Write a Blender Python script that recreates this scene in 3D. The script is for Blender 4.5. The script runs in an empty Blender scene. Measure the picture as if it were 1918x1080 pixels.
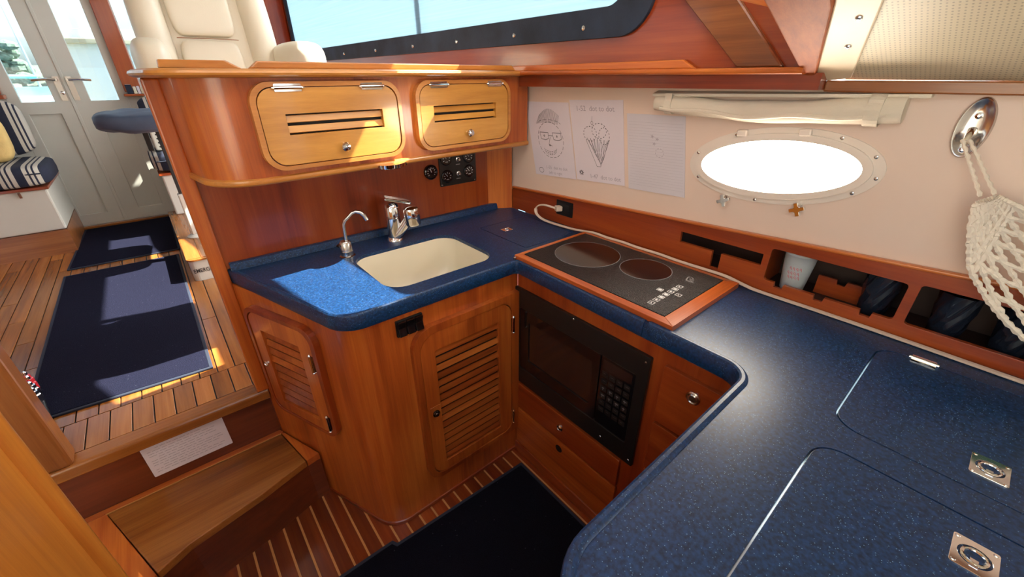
import bpy, bmesh, math, random
from mathutils import Vector, Matrix
from mathutils.geometry import tessellate_polygon
random.seed(7)
SC = bpy.context.scene
COL = SC.collection
sin, cos, pi = math.sin, math.cos, math.pi

# ------------------------------------------------------------------ camera
YAW, PITCH, ROLL, FPX = 0.698706, 0.480276, -0.003123, 764.28
fwd = Vector((cos(PITCH)*sin(YAW), cos(PITCH)*cos(YAW), -sin(PITCH)))
rgt = Vector((cos(YAW), -sin(YAW), 0)); upv = rgt.cross(fwd)
r2 = cos(ROLL)*rgt + sin(ROLL)*upv; u2 = -sin(ROLL)*rgt + cos(ROLL)*upv
cam = bpy.data.cameras.new('camera'); camo = bpy.data.objects.new('camera', cam); COL.objects.link(camo)
camo.matrix_world = Matrix(((r2.x, u2.x, -fwd.x, 0), (r2.y, u2.y, -fwd.y, 0), (r2.z, u2.z, -fwd.z, 1.47), (0, 0, 0, 1)))
cam.sensor_fit = 'HORIZONTAL'; cam.sensor_width = 36; cam.lens = FPX/1918*36
cam.clip_start = 0.02; cam.clip_end = 500
SC.camera = camo
# ------------------------------------------------------------------ light
SUN = Vector((-.64, .16, -.76)).normalized()
w = bpy.data.worlds.new('sky'); SC.world = w; w.use_nodes = True
nt = w.node_tree; bg = nt.nodes['Background']
sk = nt.nodes.new('ShaderNodeTexSky'); sk.sky_type = 'NISHITA'; sk.sun_disc = False
sk.sun_elevation = math.asin(-SUN.z); sk.sun_rotation = math.atan2(-SUN.x, -SUN.y)
sk.air_density = 1.0; sk.dust_density = 2.5; sk.ozone_density = 1.0
hsn = nt.nodes.new('ShaderNodeHueSaturation'); hsn.inputs['Saturation'].default_value = .45
nt.links.new(sk.outputs[0], hsn.inputs['Color']); nt.links.new(hsn.outputs[0], bg.inputs[0]); bg.inputs[1].default_value = 0.60
sl = bpy.data.lights.new('sun', 'SUN'); sl.energy = 24; sl.angle = 0.009; sl.color = (1, .93, .82)
so = bpy.data.objects.new('sun', sl); COL.objects.link(so)
so.rotation_euler = SUN.to_track_quat('-Z', 'Y').to_euler(); so.location = (6, -4, 8)
SC.view_settings.view_transform = 'Standard'; SC.view_settings.look = 'None'
SC.view_settings.gamma = 1; SC.view_settings.use_curve_mapping = False
SC.view_settings.exposure = 0.66

# ------------------------------------------------------------------ mesh helpers
class MB:
    def __init__(s): s.v = []; s.f = []
    def add(s, vs, fs):
        b = len(s.v); s.v += [Vector(v) for v in vs]; s.f += [tuple(b+i for i in f) for f in fs]; return s
    def box(s, x0, x1, y0, y1, z0, z1):
        x0, x1 = min(x0, x1), max(x0, x1); y0, y1 = min(y0, y1), max(y0, y1); z0, z1 = min(z0, z1), max(z0, z1)
        return s.add([(x0,y0,z0),(x1,y0,z0),(x1,y1,z0),(x0,y1,z0),(x0,y0,z1),(x1,y0,z1),(x1,y1,z1),(x0,y1,z1)],
                     [(0,3,2,1),(4,5,6,7),(0,1,5,4),(1,2,6,5),(2,3,7,6),(3,0,4,7)])
    def obox(s, c, a, b, d):  # half vectors
        c, a, b, d = map(Vector, (c, a, b, d))
        if a.cross(b).dot(d) < 0: a = -a
        return s.add([c-a-b-d, c+a-b-d, c+a+b-d, c-a+b-d, c-a-b+d, c+a-b+d, c+a+b+d, c-a+b+d],
                     [(0,3,2,1),(4,5,6,7),(0,1,5,4),(1,2,6,5),(2,3,7,6),(3,0,4,7)])
    def bar(s, p, q, wd, th, up=(0, 0, 1)):
        p, q = Vector(p), Vector(q); d = q-p; sd = d.cross(Vector(up)).normalized(); n = sd.cross(d).normalized()
        return s.obox((p+q)/2, d/2, sd*wd/2, n*th/2)
    def plate(s, F, outer, holes=(), w0=0.0, w1=.01):
        """polygon (2D in frame F) with holes, extruded along the frame normal"""
        loops = [list(outer)] + [list(h) for h in holes]
        def area(l): return sum(l[i][0]*l[(i+1) % len(l)][1]-l[(i+1) % len(l)][0]*l[i][1] for i in range(len(l)))
        if area(loops[0]) < 0: loops[0].reverse()
        for h in loops[1:]:
            if area(h) > 0: h.reverse()
        if w0 > w1: w0, w1 = w1, w0
        tri = tessellate_polygon([[Vector((a, b, 0)) for a, b in l] for l in loops])
        flat = [p for l in loops for p in l]; n = len(flat)
        vs = [F(a, b, w0) for a, b in flat] + [F(a, b, w1) for a, b in flat]
        fs = []
        for t in tri:
            a, b, c = [flat[i] for i in t]
            ar = (b[0]-a[0])*(c[1]-a[1])-(c[0]-a[0])*(b[1]-a[1])
            if abs(ar) < 1e-14: continue
            t = t if ar > 0 else t[::-1]
            fs.append(tuple(i+n for i in t)); fs.append(tuple(t[::-1]))
        k = 0
        for l in loops:
            m = len(l)
            for i in range(m):
                j = (i+1) % m; fs.append((k+i, k+j, k+j+n, k+i+n))
            k += m
        return s.add(vs, fs)
    def tube(s, path, r, n=10, closed=False, caps=True, flat=1.0):
        P = [Vector(p) for p in path]; m = len(P)
        rs = r if isinstance(r, (list, tuple)) else [r]*m
        vs = []; nrm = None
        for i in range(m):
            if closed: t = (P[(i+1) % m]-P[i-1])
            else: t = P[min(i+1, m-1)]-P[max(i-1, 0)]
            t.normalize()
            if nrm is None:
                nrm = t.orthogonal().normalized() if abs(t.z) > .9 else t.cross(Vector((0, 0, 1))).normalized()
            nrm = (nrm - t*nrm.dot(t)).normalized(); bn = t.cross(nrm)
            for k in range(n):
                a = 2*pi*k/n; vs.append(P[i]+nrm*(rs[i]*cos(a))+bn*(rs[i]*flat*sin(a)))
        fs = []
        for i in range(m if closed else m-1):
            for k in range(n):
                a = i*n+k; b = i*n+(k+1) % n; j = (i+1) % m
                fs.append((a, b, j*n+(k+1) % n, j*n+k))
        if caps and not closed:
            fs.append(tuple(range(n))[::-1]); fs.append(tuple((m-1)*n+k for k in range(n)))
        return s.add(vs, fs)
    def lathe(s, prof, c=(0, 0, 0), ax=(0, 0, 1), n=20, sx=1.0):
        """prof: list of (radius, height)"""
        c = Vector(c); ax = Vector(ax).normalized(); a = ax.orthogonal().normalized(); b = ax.cross(a)
        vs = []; fs = []; m = len(prof)
        for r, h in prof:
            for k in range(n):
                t = 2*pi*k/n; vs.append(c+ax*h+a*(r*cos(t)*sx)+b*(r*sin(t)))
        for i in range(m-1):
            for k in range(n): fs.append((i*n+k, i*n+(k+1) % n, (i+1)*n+(k+1) % n, (i+1)*n+k))
        fs.append(tuple(range(n))[::-1]); fs.append(tuple((m-1)*n+k for k in range(n)))
        return s.add(vs, fs)
    def sell(s, c, rx, ry, rz, e1=.5, e2=.5, n=24, m=14, rot=None):
        """superellipsoid cushion"""
        sg = lambda q, e: math.copysign(abs(q)**e, q)
        vs = []; fs = []; c = Vector(c)
        for i in range(m+1):
            f = -pi/2+pi*i/m
            for k in range(n):
                t = 2*pi*k/n
                v = Vector((rx*sg(cos(f), e1)*sg(cos(t), e2), ry*sg(cos(f), e1)*sg(sin(t), e2), rz*sg(sin(f), e1)))
                if rot: v = rot @ v
                vs.append(c+v)
        for i in range(m):
            for k in range(n): fs.append((i*n+k, i*n+(k+1) % n, (i+1)*n+(k+1) % n, (i+1)*n+k))
        return s.add(vs, fs)
    def ribbon(s, F, pts, wd, h=.0006, closed=False):
        """thin drawn line of small thickness on frame F"""
        for i in range(len(pts)-(0 if closed else 1)):
            a = Vector(pts[i]); b = Vector(pts[(i+1) % len(pts)]); d = b-a
            if d.length < 1e-6: continue
            nn = Vector((-d.y, d.x)).normalized()*wd/2
            s.add([F(*(a+nn), h), F(*(a-nn), h), F(*(b-nn), h), F(*(b+nn), h)], [(0, 1, 2, 3)])
        return s
    def build(s, name, m, parent=None, smooth=False, bevel=0, seg=2, kind=None, sub=0, ang=35):
        me = bpy.data.meshes.new(name)
        off = wloc(parent) if parent else Vector((0, 0, 0))
        if parent is None and s.v:
            lo = Vector([min(v[i] for v in s.v) for i in range(3)]); hi = Vector([max(v[i] for v in s.v) for i in range(3)])
            off = Vector(((lo.x+hi.x)/2, (lo.y+hi.y)/2, lo.z))
        me.from_pydata([v-off for v in s.v], [], s.f); me.update()
        me.materials.append(M[m] if isinstance(m, str) else m)
        o = bpy.data.objects.new(name, me); COL.objects.link(o)
        if parent: o.parent = parent
        else: o.location = off
        if smooth:
            me.polygons.foreach_set('use_smooth', [True]*len(me.polygons))
            if ang < 180:
                me.set_sharp_from_angle(angle=math.radians(ang))
        if bevel:
            b = o.modifiers.new('bevel', 'BEVEL'); b.width = bevel; b.segments = seg; b.limit_method = 'ANGLE'; b.angle_limit = math.radians(40)
            b.harden_normals = False
        if sub:
            d = o.modifiers.new('sub', 'SUBSURF'); d.levels = d.render_levels = sub
        if kind: o['kind'] = kind
        return o
def wloc(o):
    l = Vector((0, 0, 0))
    while o: l += o.location; o = o.parent
    return l
def frame(o, u, v):
    o, u, v = Vector(o), Vector(u).normalized(), Vector(v).normalized(); n = u.cross(v).normalized()
    f = lambda a, b, c=0: o+u*a+v*b+n*c
    f.o, f.u, f.v, f.n = o, u, v, n
    return f
def tag(o, label, cat, group=None, kind=None):
    o['label'] = label
    if kind: o['kind'] = kind
    if cat and kind != 'structure': o['category'] = cat
    if group: o['group'] = group
    return o
def thing(name, label, cat, loc, group=None, kind=None):
    o = bpy.data.objects.new(name, None); COL.objects.link(o); o.location = loc; o.empty_display_size = .05
    return tag(o, label, cat, group, kind)
def rr(x0, y0, x1, y1, r, n=6):
    r4 = r if isinstance(r, (list, tuple)) else (r,)*4   # bl, br, tr, tl
    out = []
    for (cx, cy, a0, q) in ((x0, y0, pi, r4[0]), (x1, y0, 1.5*pi, r4[1]), (x1, y1, 0, r4[2]), (x0, y1, .5*pi, r4[3])):
        if q <= 0: out.append((cx, cy)); continue
        mx = cx+q if cx == x0 else cx-q; my = cy+q if cy == y0 else cy-q
        out += [(mx+q*cos(a0+pi/2*i/n), my+q*sin(a0+pi/2*i/n)) for i in range(n+1)]
    return out
def ell(cx, cy, a, b, n=40, ph=0):
    return [(cx+a*cos(2*pi*i/n+ph), cy+b*sin(2*pi*i/n+ph)) for i in range(n)]
def fillet(pts, rad, n=8, closed=False):
    """round the corners of a polyline; rad: dict index->radius"""
    out = []; m = len(pts)
    for i, p in enumerate(pts):
        r = rad.get(i, 0)
        if not r: out.append(tuple(p)); continue
        p = Vector(p); a = (Vector(pts[i-1])-p).normalized(); b = (Vector(pts[(i+1) % m])-p).normalized()
        th = a.angle(b); d = r/math.tan(th/2); c = p+(a+b).normalized()*(r/sin(th/2))
        s0 = p+a*d-c; s1 = p+b*d-c; tot = s0.angle_signed(s1) if len(s0) == 2 else 0
        a0 = math.atan2(s0.y, s0.x); a1 = math.atan2(s1.y, s1.x); da = (a1-a0+pi) % (2*pi)-pi
        out += [(c.x+r*cos(a0+da*k/n), c.y+r*sin(a0+da*k/n)) for k in range(n+1)]
    return out
def offset(path, d):
    """offset an open polyline to its left by d"""
    out = []; m = len(path)
    for i in range(m):
        p = Vector(path[i]); ns = []
        if i > 0: e = (p-Vector(path[i-1])).normalized(); ns.append(Vector((-e.y, e.x)))
        if i < m-1: e = (Vector(path[i+1])-p).normalized(); ns.append(Vector((-e.y, e.x)))
        n = sum(ns, Vector((0, 0))).normalized(); k = max(.4, n.dot(ns[0])); out.append(tuple(p+n*d/k))
    return out
def sweep(mb, path, prof, closed=False):
    """sweep a profile [(side, z)] along a horizontal 2D path; side is to the left of travel"""
    m = len(prof); vs = []; offs = [offset(path, p[0]) for p in prof]
    for i in range(len(path)):
        for k in range(m): vs.append((offs[k][i][0], offs[k][i][1], prof[k][1]))
    fs = []
    for i in range(len(path)-1):
        for k in range(m): fs.append((i*m+k, i*m+(k+1) % m, (i+1)*m+(k+1) % m, (i+1)*m+k))
    fs.append(tuple(range(m))[::-1]); fs.append(tuple((len(path)-1)*m+k for k in range(m)))
    b = len(mb.v); mb.add(vs, fs); return mb
def fix(o):
    bm = bmesh.new(); bm.from_mesh(o.data); bmesh.ops.recalc_face_normals(bm, faces=bm.faces); bm.to_mesh(o.data); bm.free(); return o
def text(name, s, F, size, m, parent, h=.0006, w=1.0, align='LEFT', bold=0.0):
    cu = bpy.data.curves.new('tmp', 'FONT'); cu.body = s; cu.size = size; cu.align_x = align; cu.offset = bold; cu.resolution_u = 2
    ob = bpy.data.objects.new('tmp', cu); COL.objects.link(ob)
    dg = bpy.context.evaluated_depsgraph_get(); dg.update()
    me = bpy.data.meshes.new_from_object(ob.evaluated_get(dg))
    mb = MB(); mb.add([F(v.co.x*w, v.co.y, h) for v in me.vertices], [tuple(p.vertices) for p in me.polygons])
    bpy.data.objects.remove(ob); bpy.data.curves.remove(cu); bpy.data.meshes.remove(me)
    return mb.build(name, m, parent)
def copy_tree(o, parent=None):
    c = o.copy(); COL.objects.link(c); c.parent = parent
    for ch in o.children: copy_tree(ch, c)
    return c

# ------------------------------------------------------------------ materials
M = {}
def mat(name):
    m = bpy.data.materials.new(name); m.use_nodes = True; M[name] = m
    n = m.node_tree; return m, n, n.nodes['Principled BSDF'], n.links.new
def plain(name, col, rough=.5, metal=0, coat=0, bump=0, bscale=200, var=0, spec=.5, trans=0):
    m, n, b, L = mat(name)
    b.inputs['Base Color'].default_value = (*col, 1); b.inputs['Roughness'].default_value = rough
    b.inputs['Metallic'].default_value = metal; b.inputs['Coat Weight'].default_value = coat; b.inputs['Coat Roughness'].default_value = .12
    b.inputs['Specular IOR Level'].default_value = spec; b.inputs['Transmission Weight'].default_value = trans
    tc = n.nodes.new('ShaderNodeTexCoord')
    no = n.nodes.new('ShaderNodeTexNoise'); no.inputs['Scale'].default_value = bscale; no.inputs['Detail'].default_value = 3
    L(tc.outputs['Object'], no.inputs['Vector'])
    if bump:
        bp = n.nodes.new('ShaderNodeBump'); bp.inputs['Strength'].default_value = bump; bp.inputs['Distance'].default_value = .002
        L(no.outputs[0], bp.inputs['Height']); L(bp.outputs[0], b.inputs['Normal'])
    if var:
        n2 = n.nodes.new('ShaderNodeTexNoise'); n2.inputs['Scale'].default_value = 6; n2.inputs['Detail'].default_value = 4
        L(tc.outputs['Object'], n2.inputs['Vector'])
        r = n.nodes.new('ShaderNodeValToRGB'); r.color_ramp.elements[0].position = .3; r.color_ramp.elements[1].position = .7
        r.color_ramp.elements[0].color = (*[c*(1-var) for c in col], 1); r.color_ramp.elements[1].color = (*[min(1, c*(1+var)) for c in col], 1)
        L(n2.outputs[0], r.inputs[0]); L(r.outputs[0], b.inputs['Base Color'])
    return m
def wood(name, dark, mid, light, axis='z', rough=.28, coat=.35, sc=1.0, rnd=.25, fine=1.0):
    m, n, b, L = mat(name)
    tc = n.nodes.new('ShaderNodeTexCoord'); oi = n.nodes.new('ShaderNodeObjectInfo')
    ad = n.nodes.new('ShaderNodeVectorMath'); ad.operation = 'MULTIPLY_ADD'
    L(oi.outputs['Random'], ad.inputs[0]); ad.inputs[1].default_value = (7.3, 5.1, 9.7); L(tc.outputs['Object'], ad.inputs[2])
    def grain(al, ac, detail, dist):
        mp = n.nodes.new('ShaderNodeMapping'); k = {'x': 0, 'y': 1, 'z': 2}[axis]
        s = [ac*sc]*3; s[k] = al*sc; mp.inputs['Scale'].default_value = s; L(ad.outputs[0], mp.inputs['Vector'])
        t = n.nodes.new('ShaderNodeTexNoise'); t.inputs['Scale'].default_value = 1; t.inputs['Detail'].default_value = detail
        t.inputs['Distortion'].default_value = dist; L(mp.outputs[0], t.inputs['Vector']); return t
    big = grain(.7, 7, 3, .6); med = grain(3, 70, 5, .4); fin = grain(9, 420, 4, .2)
    mx = n.nodes.new('ShaderNodeMath'); mx.operation = 'MULTIPLY_ADD'; L(big.outputs[0], mx.inputs[0]); mx.inputs[1].default_value = .62
    m2 = n.nodes.new('ShaderNodeMath'); m2.operation = 'MULTIPLY_ADD'; L(med.outputs[0], m2.inputs[0]); m2.inputs[1].default_value = .26
    m3 = n.nodes.new('ShaderNodeMath'); m3.operation = 'MULTIPLY'; L(fin.outputs[0], m3.inputs[0]); m3.inputs[1].default_value = .12*fine
    L(m3.outputs[0], m2.inputs[2]); L(m2.outputs[0], mx.inputs[2])
    cr = n.nodes.new('ShaderNodeValToRGB'); e = cr.color_ramp.elements
    e[0].position = .36; e[0].color = (*dark, 1); e[1].position = .66; e[1].color = (*light, 1)
    q = e.new(.5); q.color = (*mid, 1)
    L(mx.outputs[0], cr.inputs[0])
    hs = n.nodes.new('ShaderNodeHueSaturation'); mr = n.nodes.new('ShaderNodeMapRange')
    mr.inputs[3].default_value = 1-rnd; mr.inputs[4].default_value = 1+rnd
    L(oi.outputs['Random'], mr.inputs[0]); L(mr.outputs[0], hs.inputs['Value']); L(cr.outputs[0], hs.inputs['Color'])
    L(hs.outputs[0], b.inputs['Base Color'])
    b.inputs['Roughness'].default_value = rough; b.inputs['Coat Weight'].default_value = coat; b.inputs['Coat Roughness'].default_value = .1
    bp = n.nodes.new('ShaderNodeBump'); bp.inputs['Strength'].default_value = .08; bp.inputs['Distance'].default_value = .002
    L(fin.outputs[0], bp.inputs['Height']); L(bp.outputs[0], b.inputs['Normal'])
    return m
# cherry / mahogany joinery
for ax in 'xyz':
    wood('cherry_'+ax, (.27, .046, .009), (.48, .105, .017), (.66, .20, .034), ax, rnd=.08)
    wood('red_'+ax, (.17, .022, .006), (.29, .045, .009), (.40, .085, .015), ax, rnd=.08)
    wood('honey_'+ax, (.44, .18, .030), (.57, .255, .046), (.68, .33, .07), ax, rnd=.06)
    wood('slatwood_'+ax, (.18, .030, .008), (.36, .080, .014), (.54, .16, .03), ax, rnd=.2)
    wood('brown_'+ax, (.14, .04, .012), (.26, .085, .022), (.38, .14, .04), ax, rnd=.1)
    wood('teak_'+ax, (.20, .060, .012), (.33, .11, .021), (.46, .18, .040), ax, rough=.25, coat=.25, rnd=.25)
wood('panelwood', (.60, .20, .030), (.76, .29, .045), (.86, .40, .075), 'z', rnd=.0, coat=.15)
wood('amber_x', (.36, .12, .022), (.50, .19, .038), (.62, .27, .06), 'x', rnd=.05)
wood('matte_x', (.25, .050, .010), (.40, .095, .018), (.54, .16, .03), 'x', rough=.6, coat=0, rnd=0)
wood('deep_x', (.085, .014, .005), (.15, .028, .008), (.22, .05, .013), 'x', rough=.35, coat=.15, rnd=0)
wood('treadwood', (.10, .022, .004), (.25, .075, .012), (.40, .15, .028), 'x', rough=.35, coat=.12, sc=.8, rnd=.0, fine=2)
wood('sole', (.12, .016, .005), (.21, .036, .008), (.30, .065, .014), 'y', rough=.25, coat=.5, rnd=.35)
plain('holly', (.60, .27, .085), .3, coat=.4, var=.1)
plain('caulk', (.012, .010, .009), .6)
plain('dark', (.010, .009, .009), .7, bump=.1, bscale=60)
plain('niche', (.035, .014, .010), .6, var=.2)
plain('white_wall', (.78, .60, .50), .45, bump=.02, bscale=60, var=.02)
plain('white_paint', (.62, .60, .53), .35, coat=.2, var=.02)
plain('port_plastic', (.80, .70, .62), .3, coat=.3, var=.02)
plain('cream', (.80, .72, .56), .22, coat=.4, var=.02)
plain('leather', (.70, .63, .50), .35, bump=.12, bscale=260, var=.03)
plain('paper', (.74, .66, .72), .7, var=.03)
plain('paper_thin', (.66, .61, .66), .6, var=.03)
plain('pencil', (.10, .085, .10), .8, var=.1)
plain('pencil_faint', (.40, .34, .40), .8, var=.1)
plain('linen', (.74, .66, .54), .8, bump=.25, bscale=350, var=.06)
plain('chrome', (.82, .80, .78), .08, metal=1)
plain('steel', (.62, .59, .56), .22, metal=1, var=.1)
plain('bronze', (.10, .07, .055), .3, metal=1)
plain('black_plastic', (.012, .011, .011), .32, bump=.03, bscale=400)
plain('black_gloss', (.007, .006, .007), .12, coat=.5)
plain('mw_glass', (.030, .014, .011), .15, coat=.4)
plain('rubber', (.018, .018, .02), .5, bump=.2, bscale=300)
plain('print_white', (.75, .75, .75), .5)
plain('print_grey', (.30, .30, .31), .5)
plain('print_black', (.02, .02, .022), .5)
plain('print_pink', (.70, .22, .25), .5)
plain('mark_faint', (.13, .12, .12), .5)
plain('red_paint', (.62, .02, .03), .3, coat=.3)
plain('rope', (.86, .77, .65), .85, bump=.5, bscale=500, var=.08)
plain('cable', (.66, .52, .42), .5, var=.05)
plain('green_wrap', (.012, .07, .04), .4, var=.3)
plain('navy_cloth', (.016, .022, .042), .85, bump=.4, bscale=300, var=.25)
plain('table_cover', (.045, .065, .115), .55, bump=.3, bscale=30, var=.3)
plain('border_cloth', (.016, .026, .050), .8, bump=.5, bscale=160, var=.5)
plain('fluffy', (.62, .44, .17), .9, bump=1, bscale=60, var=.3)
plain('trim_vinyl', (.80, .68, .48), .4, var=.05)
plain('boat_white', (.85, .85, .82), .4)
plain('boat_blue', (.05, .18, .42), .6)
plain('boat_teal', (.16, .44, .46), .6)
plain('boat_tan', (.62, .50, .34), .6)
plain('boat_yellow', (.75, .48, .08), .6)
plain('foliage', (.22, .27, .20), .9, var=.5)  # leaf green lightened to paint in distance haze
plain('land', (.20, .21, .16), .9, var=.3)
plain('alu', (.7, .72, .74), .3, metal=1)
plain('plum_glass', (.012, .016, .028), .08, coat=.3)
def speckle(name, base, var, rough):
    m, n, b, L = mat(name)
    tc = n.nodes.new('ShaderNodeTexCoord')
    vo = n.nodes.new('ShaderNodeTexVoronoi'); vo.inputs['Scale'].default_value = 330
    L(tc.outputs['Object'], vo.inputs['Vector'])
    r = n.nodes.new('ShaderNodeValToRGB'); e = r.color_ramp.elements
    e[0].position = .10; e[0].color = (1, 1, 1, 1); e[1].position = .26; e[1].color = (0, 0, 0, 1)
    L(vo.outputs['Distance'], r.inputs[0])
    sx = n.nodes.new('ShaderNodeSeparateColor'); L(vo.outputs['Color'], sx.inputs[0])
    gt = n.nodes.new('ShaderNodeMath'); gt.operation = 'GREATER_THAN'; gt.inputs[1].default_value = .72; L(sx.outputs[0], gt.inputs[0])
    mu = n.nodes.new('ShaderNodeMath'); mu.operation = 'MULTIPLY'; L(r.outputs[0], mu.inputs[0]); L(gt.outputs[0], mu.inputs[1])
    no = n.nodes.new('ShaderNodeTexNoise'); no.inputs['Scale'].default_value = 160; no.inputs['Detail'].default_value = 5; L(tc.outputs['Object'], no.inputs['Vector'])
    c2 = n.nodes.new('ShaderNodeValToRGB'); e = c2.color_ramp.elements
    e[0].position = .35; e[0].color = (*[c*.55 for c in base], 1); e[1].position = .68; e[1].color = (*[c*1.7 for c in base], 1)
    L(no.outputs[0], c2.inputs[0])
    mx = n.nodes.new('ShaderNodeMix'); mx.data_type = 'RGBA'; mx.inputs[7].default_value = (*var, 1)
    L(mu.outputs[0], mx.inputs[0]); L(c2.outputs[0], mx.inputs[6]); L(mx.outputs[2], b.inputs['Base Color'])
    b.inputs['Roughness'].default_value = rough; b.inputs['Specular IOR Level'].default_value = .5
    return m
speckle('corian', (.0054, .030, .094), (.20, .40, .62), .36)
def carpet(name, base, fleck, rough=.95):
    m, n, b, L = mat(name)
    tc = n.nodes.new('ShaderNodeTexCoord')
    no = n.nodes.new('ShaderNodeTexNoise'); no.inputs['Scale'].default_value = 420; no.inputs['Detail'].default_value = 2; L(tc.outputs['Object'], no.inputs['Vector'])
    vo = n.nodes.new('ShaderNodeTexVoronoi'); vo.inputs['Scale'].default_value = 36; L(tc.outputs['Object'], vo.inputs['Vector'])
    r = n.nodes.new('ShaderNodeValToRGB'); e = r.color_ramp.elements
    e[0].position = .05; e[0].color = (1, 1, 1, 1); e[1].position = .09; e[1].color = (0, 0, 0, 1); L(vo.outputs['Distance'], r.inputs[0])
    c2 = n.nodes.new('ShaderNodeValToRGB'); e = c2.color_ramp.elements
    e[0].position = .3; e[0].color = (*[c*.6 for c in base], 1); e[1].position = .7; e[1].color = (*[c*1.5 for c in base], 1); L(no.outputs[0], c2.inputs[0])
    mx = n.nodes.new('ShaderNodeMix'); mx.data_type = 'RGBA'; mx.inputs[7].default_value = (*fleck, 1)
    L(r.outputs[0], mx.inputs[0]); L(c2.outputs[0], mx.inputs[6]); L(mx.outputs[2], b.inputs['Base Color'])
    b.inputs['Roughness'].default_value = rough; b.inputs['Specular IOR Level'].default_value = .05
    bp = n.nodes.new('ShaderNodeBump'); bp.inputs['Strength'].default_value = .6; bp.inputs['Distance'].default_value = .003
    L(no.outputs[0], bp.inputs['Height']); L(bp.outputs[0], b.inputs['Normal'])
carpet('mat_blue', (.0095, .0100, .022), (.05, .05, .07))
carpet('mat_dark', (.006, .006, .011), (.05, .05, .06))
def stripes(name, axis):
    m, n, b, L = mat(name)
    tc = n.nodes.new('ShaderNodeTexCoord'); sp = n.nodes.new('ShaderNodeSeparateXYZ'); L(tc.outputs['Object'], sp.inputs[0])
    mu = n.nodes.new('ShaderNodeMath'); mu.operation = 'MULTIPLY'; mu.inputs[1].default_value = 9.5; L(sp.outputs[axis], mu.inputs[0])
    fr = n.nodes.new('ShaderNodeMath'); fr.operation = 'FRACT'; L(mu.outputs[0], fr.inputs[0])
    r = n.nodes.new('ShaderNodeValToRGB'); r.color_ramp.interpolation = 'CONSTANT'; e = r.color_ramp.elements
    nav = (.014, .018, .04, 1); cr = (.50, .46, .40, 1)
    e[0].position = 0; e[0].color = nav; e[1].position = .30; e[1].color = cr
    for p, c in ((.46, nav), (.54, cr), (.66, nav), (.74, cr), (.92, nav)): q = e.new(p); q.color = c
    L(fr.outputs[0], r.inputs[0]); L(r.outputs[0], b.inputs['Base Color']); b.inputs['Roughness'].default_value = .9
    no = n.nodes.new('ShaderNodeTexNoise'); no.inputs['Scale'].default_value = 300; L(tc.outputs['Object'], no.inputs['Vector'])
    bp = n.nodes.new('ShaderNodeBump'); bp.inputs['Strength'].default_value = .4; bp.inputs['Distance'].default_value = .002
    L(no.outputs[0], bp.inputs['Height']); L(bp.outputs[0], b.inputs['Normal'])
stripes('striped', 0)
def perforated(name, col):
    m, n, b, L = mat(name)
    tc = n.nodes.new('ShaderNodeTexCoord'); mp = n.nodes.new('ShaderNodeMapping'); mp.inputs['Scale'].default_value = (140, 140, 0)
    L(tc.outputs['Object'], mp.inputs['Vector'])
    fr = n.nodes.new('ShaderNodeVectorMath'); fr.operation = 'FRACTION'; L(mp.outputs[0], fr.inputs[0])
    di = n.nodes.new('ShaderNodeVectorMath'); di.operation = 'DISTANCE'; di.inputs[1].default_value = (.5, .5, 0); L(fr.outputs[0], di.inputs[0])
    r = n.nodes.new('ShaderNodeValToRGB'); e = r.color_ramp.elements
    e[0].position = .16; e[0].color = (*[c*.62 for c in col], 1); e[1].position = .24; e[1].color = (*col, 1)
    L(di.outputs['Value'], r.inputs[0]); L(r.outputs[0], b.inputs['Base Color']); b.inputs['Roughness'].default_value = .45
    bp = n.nodes.new('ShaderNodeBump'); bp.inputs['Strength'].default_value = .3; bp.inputs['Distance'].default_value = .001
    L(r.outputs[0], bp.inputs['Height']); L(bp.outputs[0], b.inputs['Normal'])
perforated('headliner', (.74, .66, .48))
def dimpled(name):
    m, n, b, L = mat(name)
    b.inputs['Base Color'].default_value = (.010, .009, .009, 1); b.inputs['Roughness'].default_value = .30
    tc = n.nodes.new('ShaderNodeTexCoord'); no = n.nodes.new('ShaderNodeTexVoronoi'); no.inputs['Scale'].default_value = 320; L(tc.outputs['Object'], no.inputs['Vector'])
    bp = n.nodes.new('ShaderNodeBump'); bp.inputs['Strength'].default_value = .9; bp.inputs['Distance'].default_value = .0025
    L(no.outputs[0], bp.inputs['Height']); L(bp.outputs[0], b.inputs['Normal'])
dimpled('cook_glass')
def pane(name, tint, gloss=.06):
    m, n, b, L = mat(name); n.nodes.remove(b); out = n.nodes['Material Output']
    t = n.nodes.new('ShaderNodeBsdfTransparent'); t.inputs[0].default_value = (*tint, 1)
    g = n.nodes.new('ShaderNodeBsdfGlossy'); g.inputs['Roughness'].default_value = .02
    x = n.nodes.new('ShaderNodeMixShader'); x.inputs[0].default_value = gloss
    L(t.outputs[0], x.inputs[1]); L(g.outputs[0], x.inputs[2]); L(x.outputs[0], out.inputs[0])
pane('glass', (.92, .95, .95)); pane('tinted', (.60, .68, .70))
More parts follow.
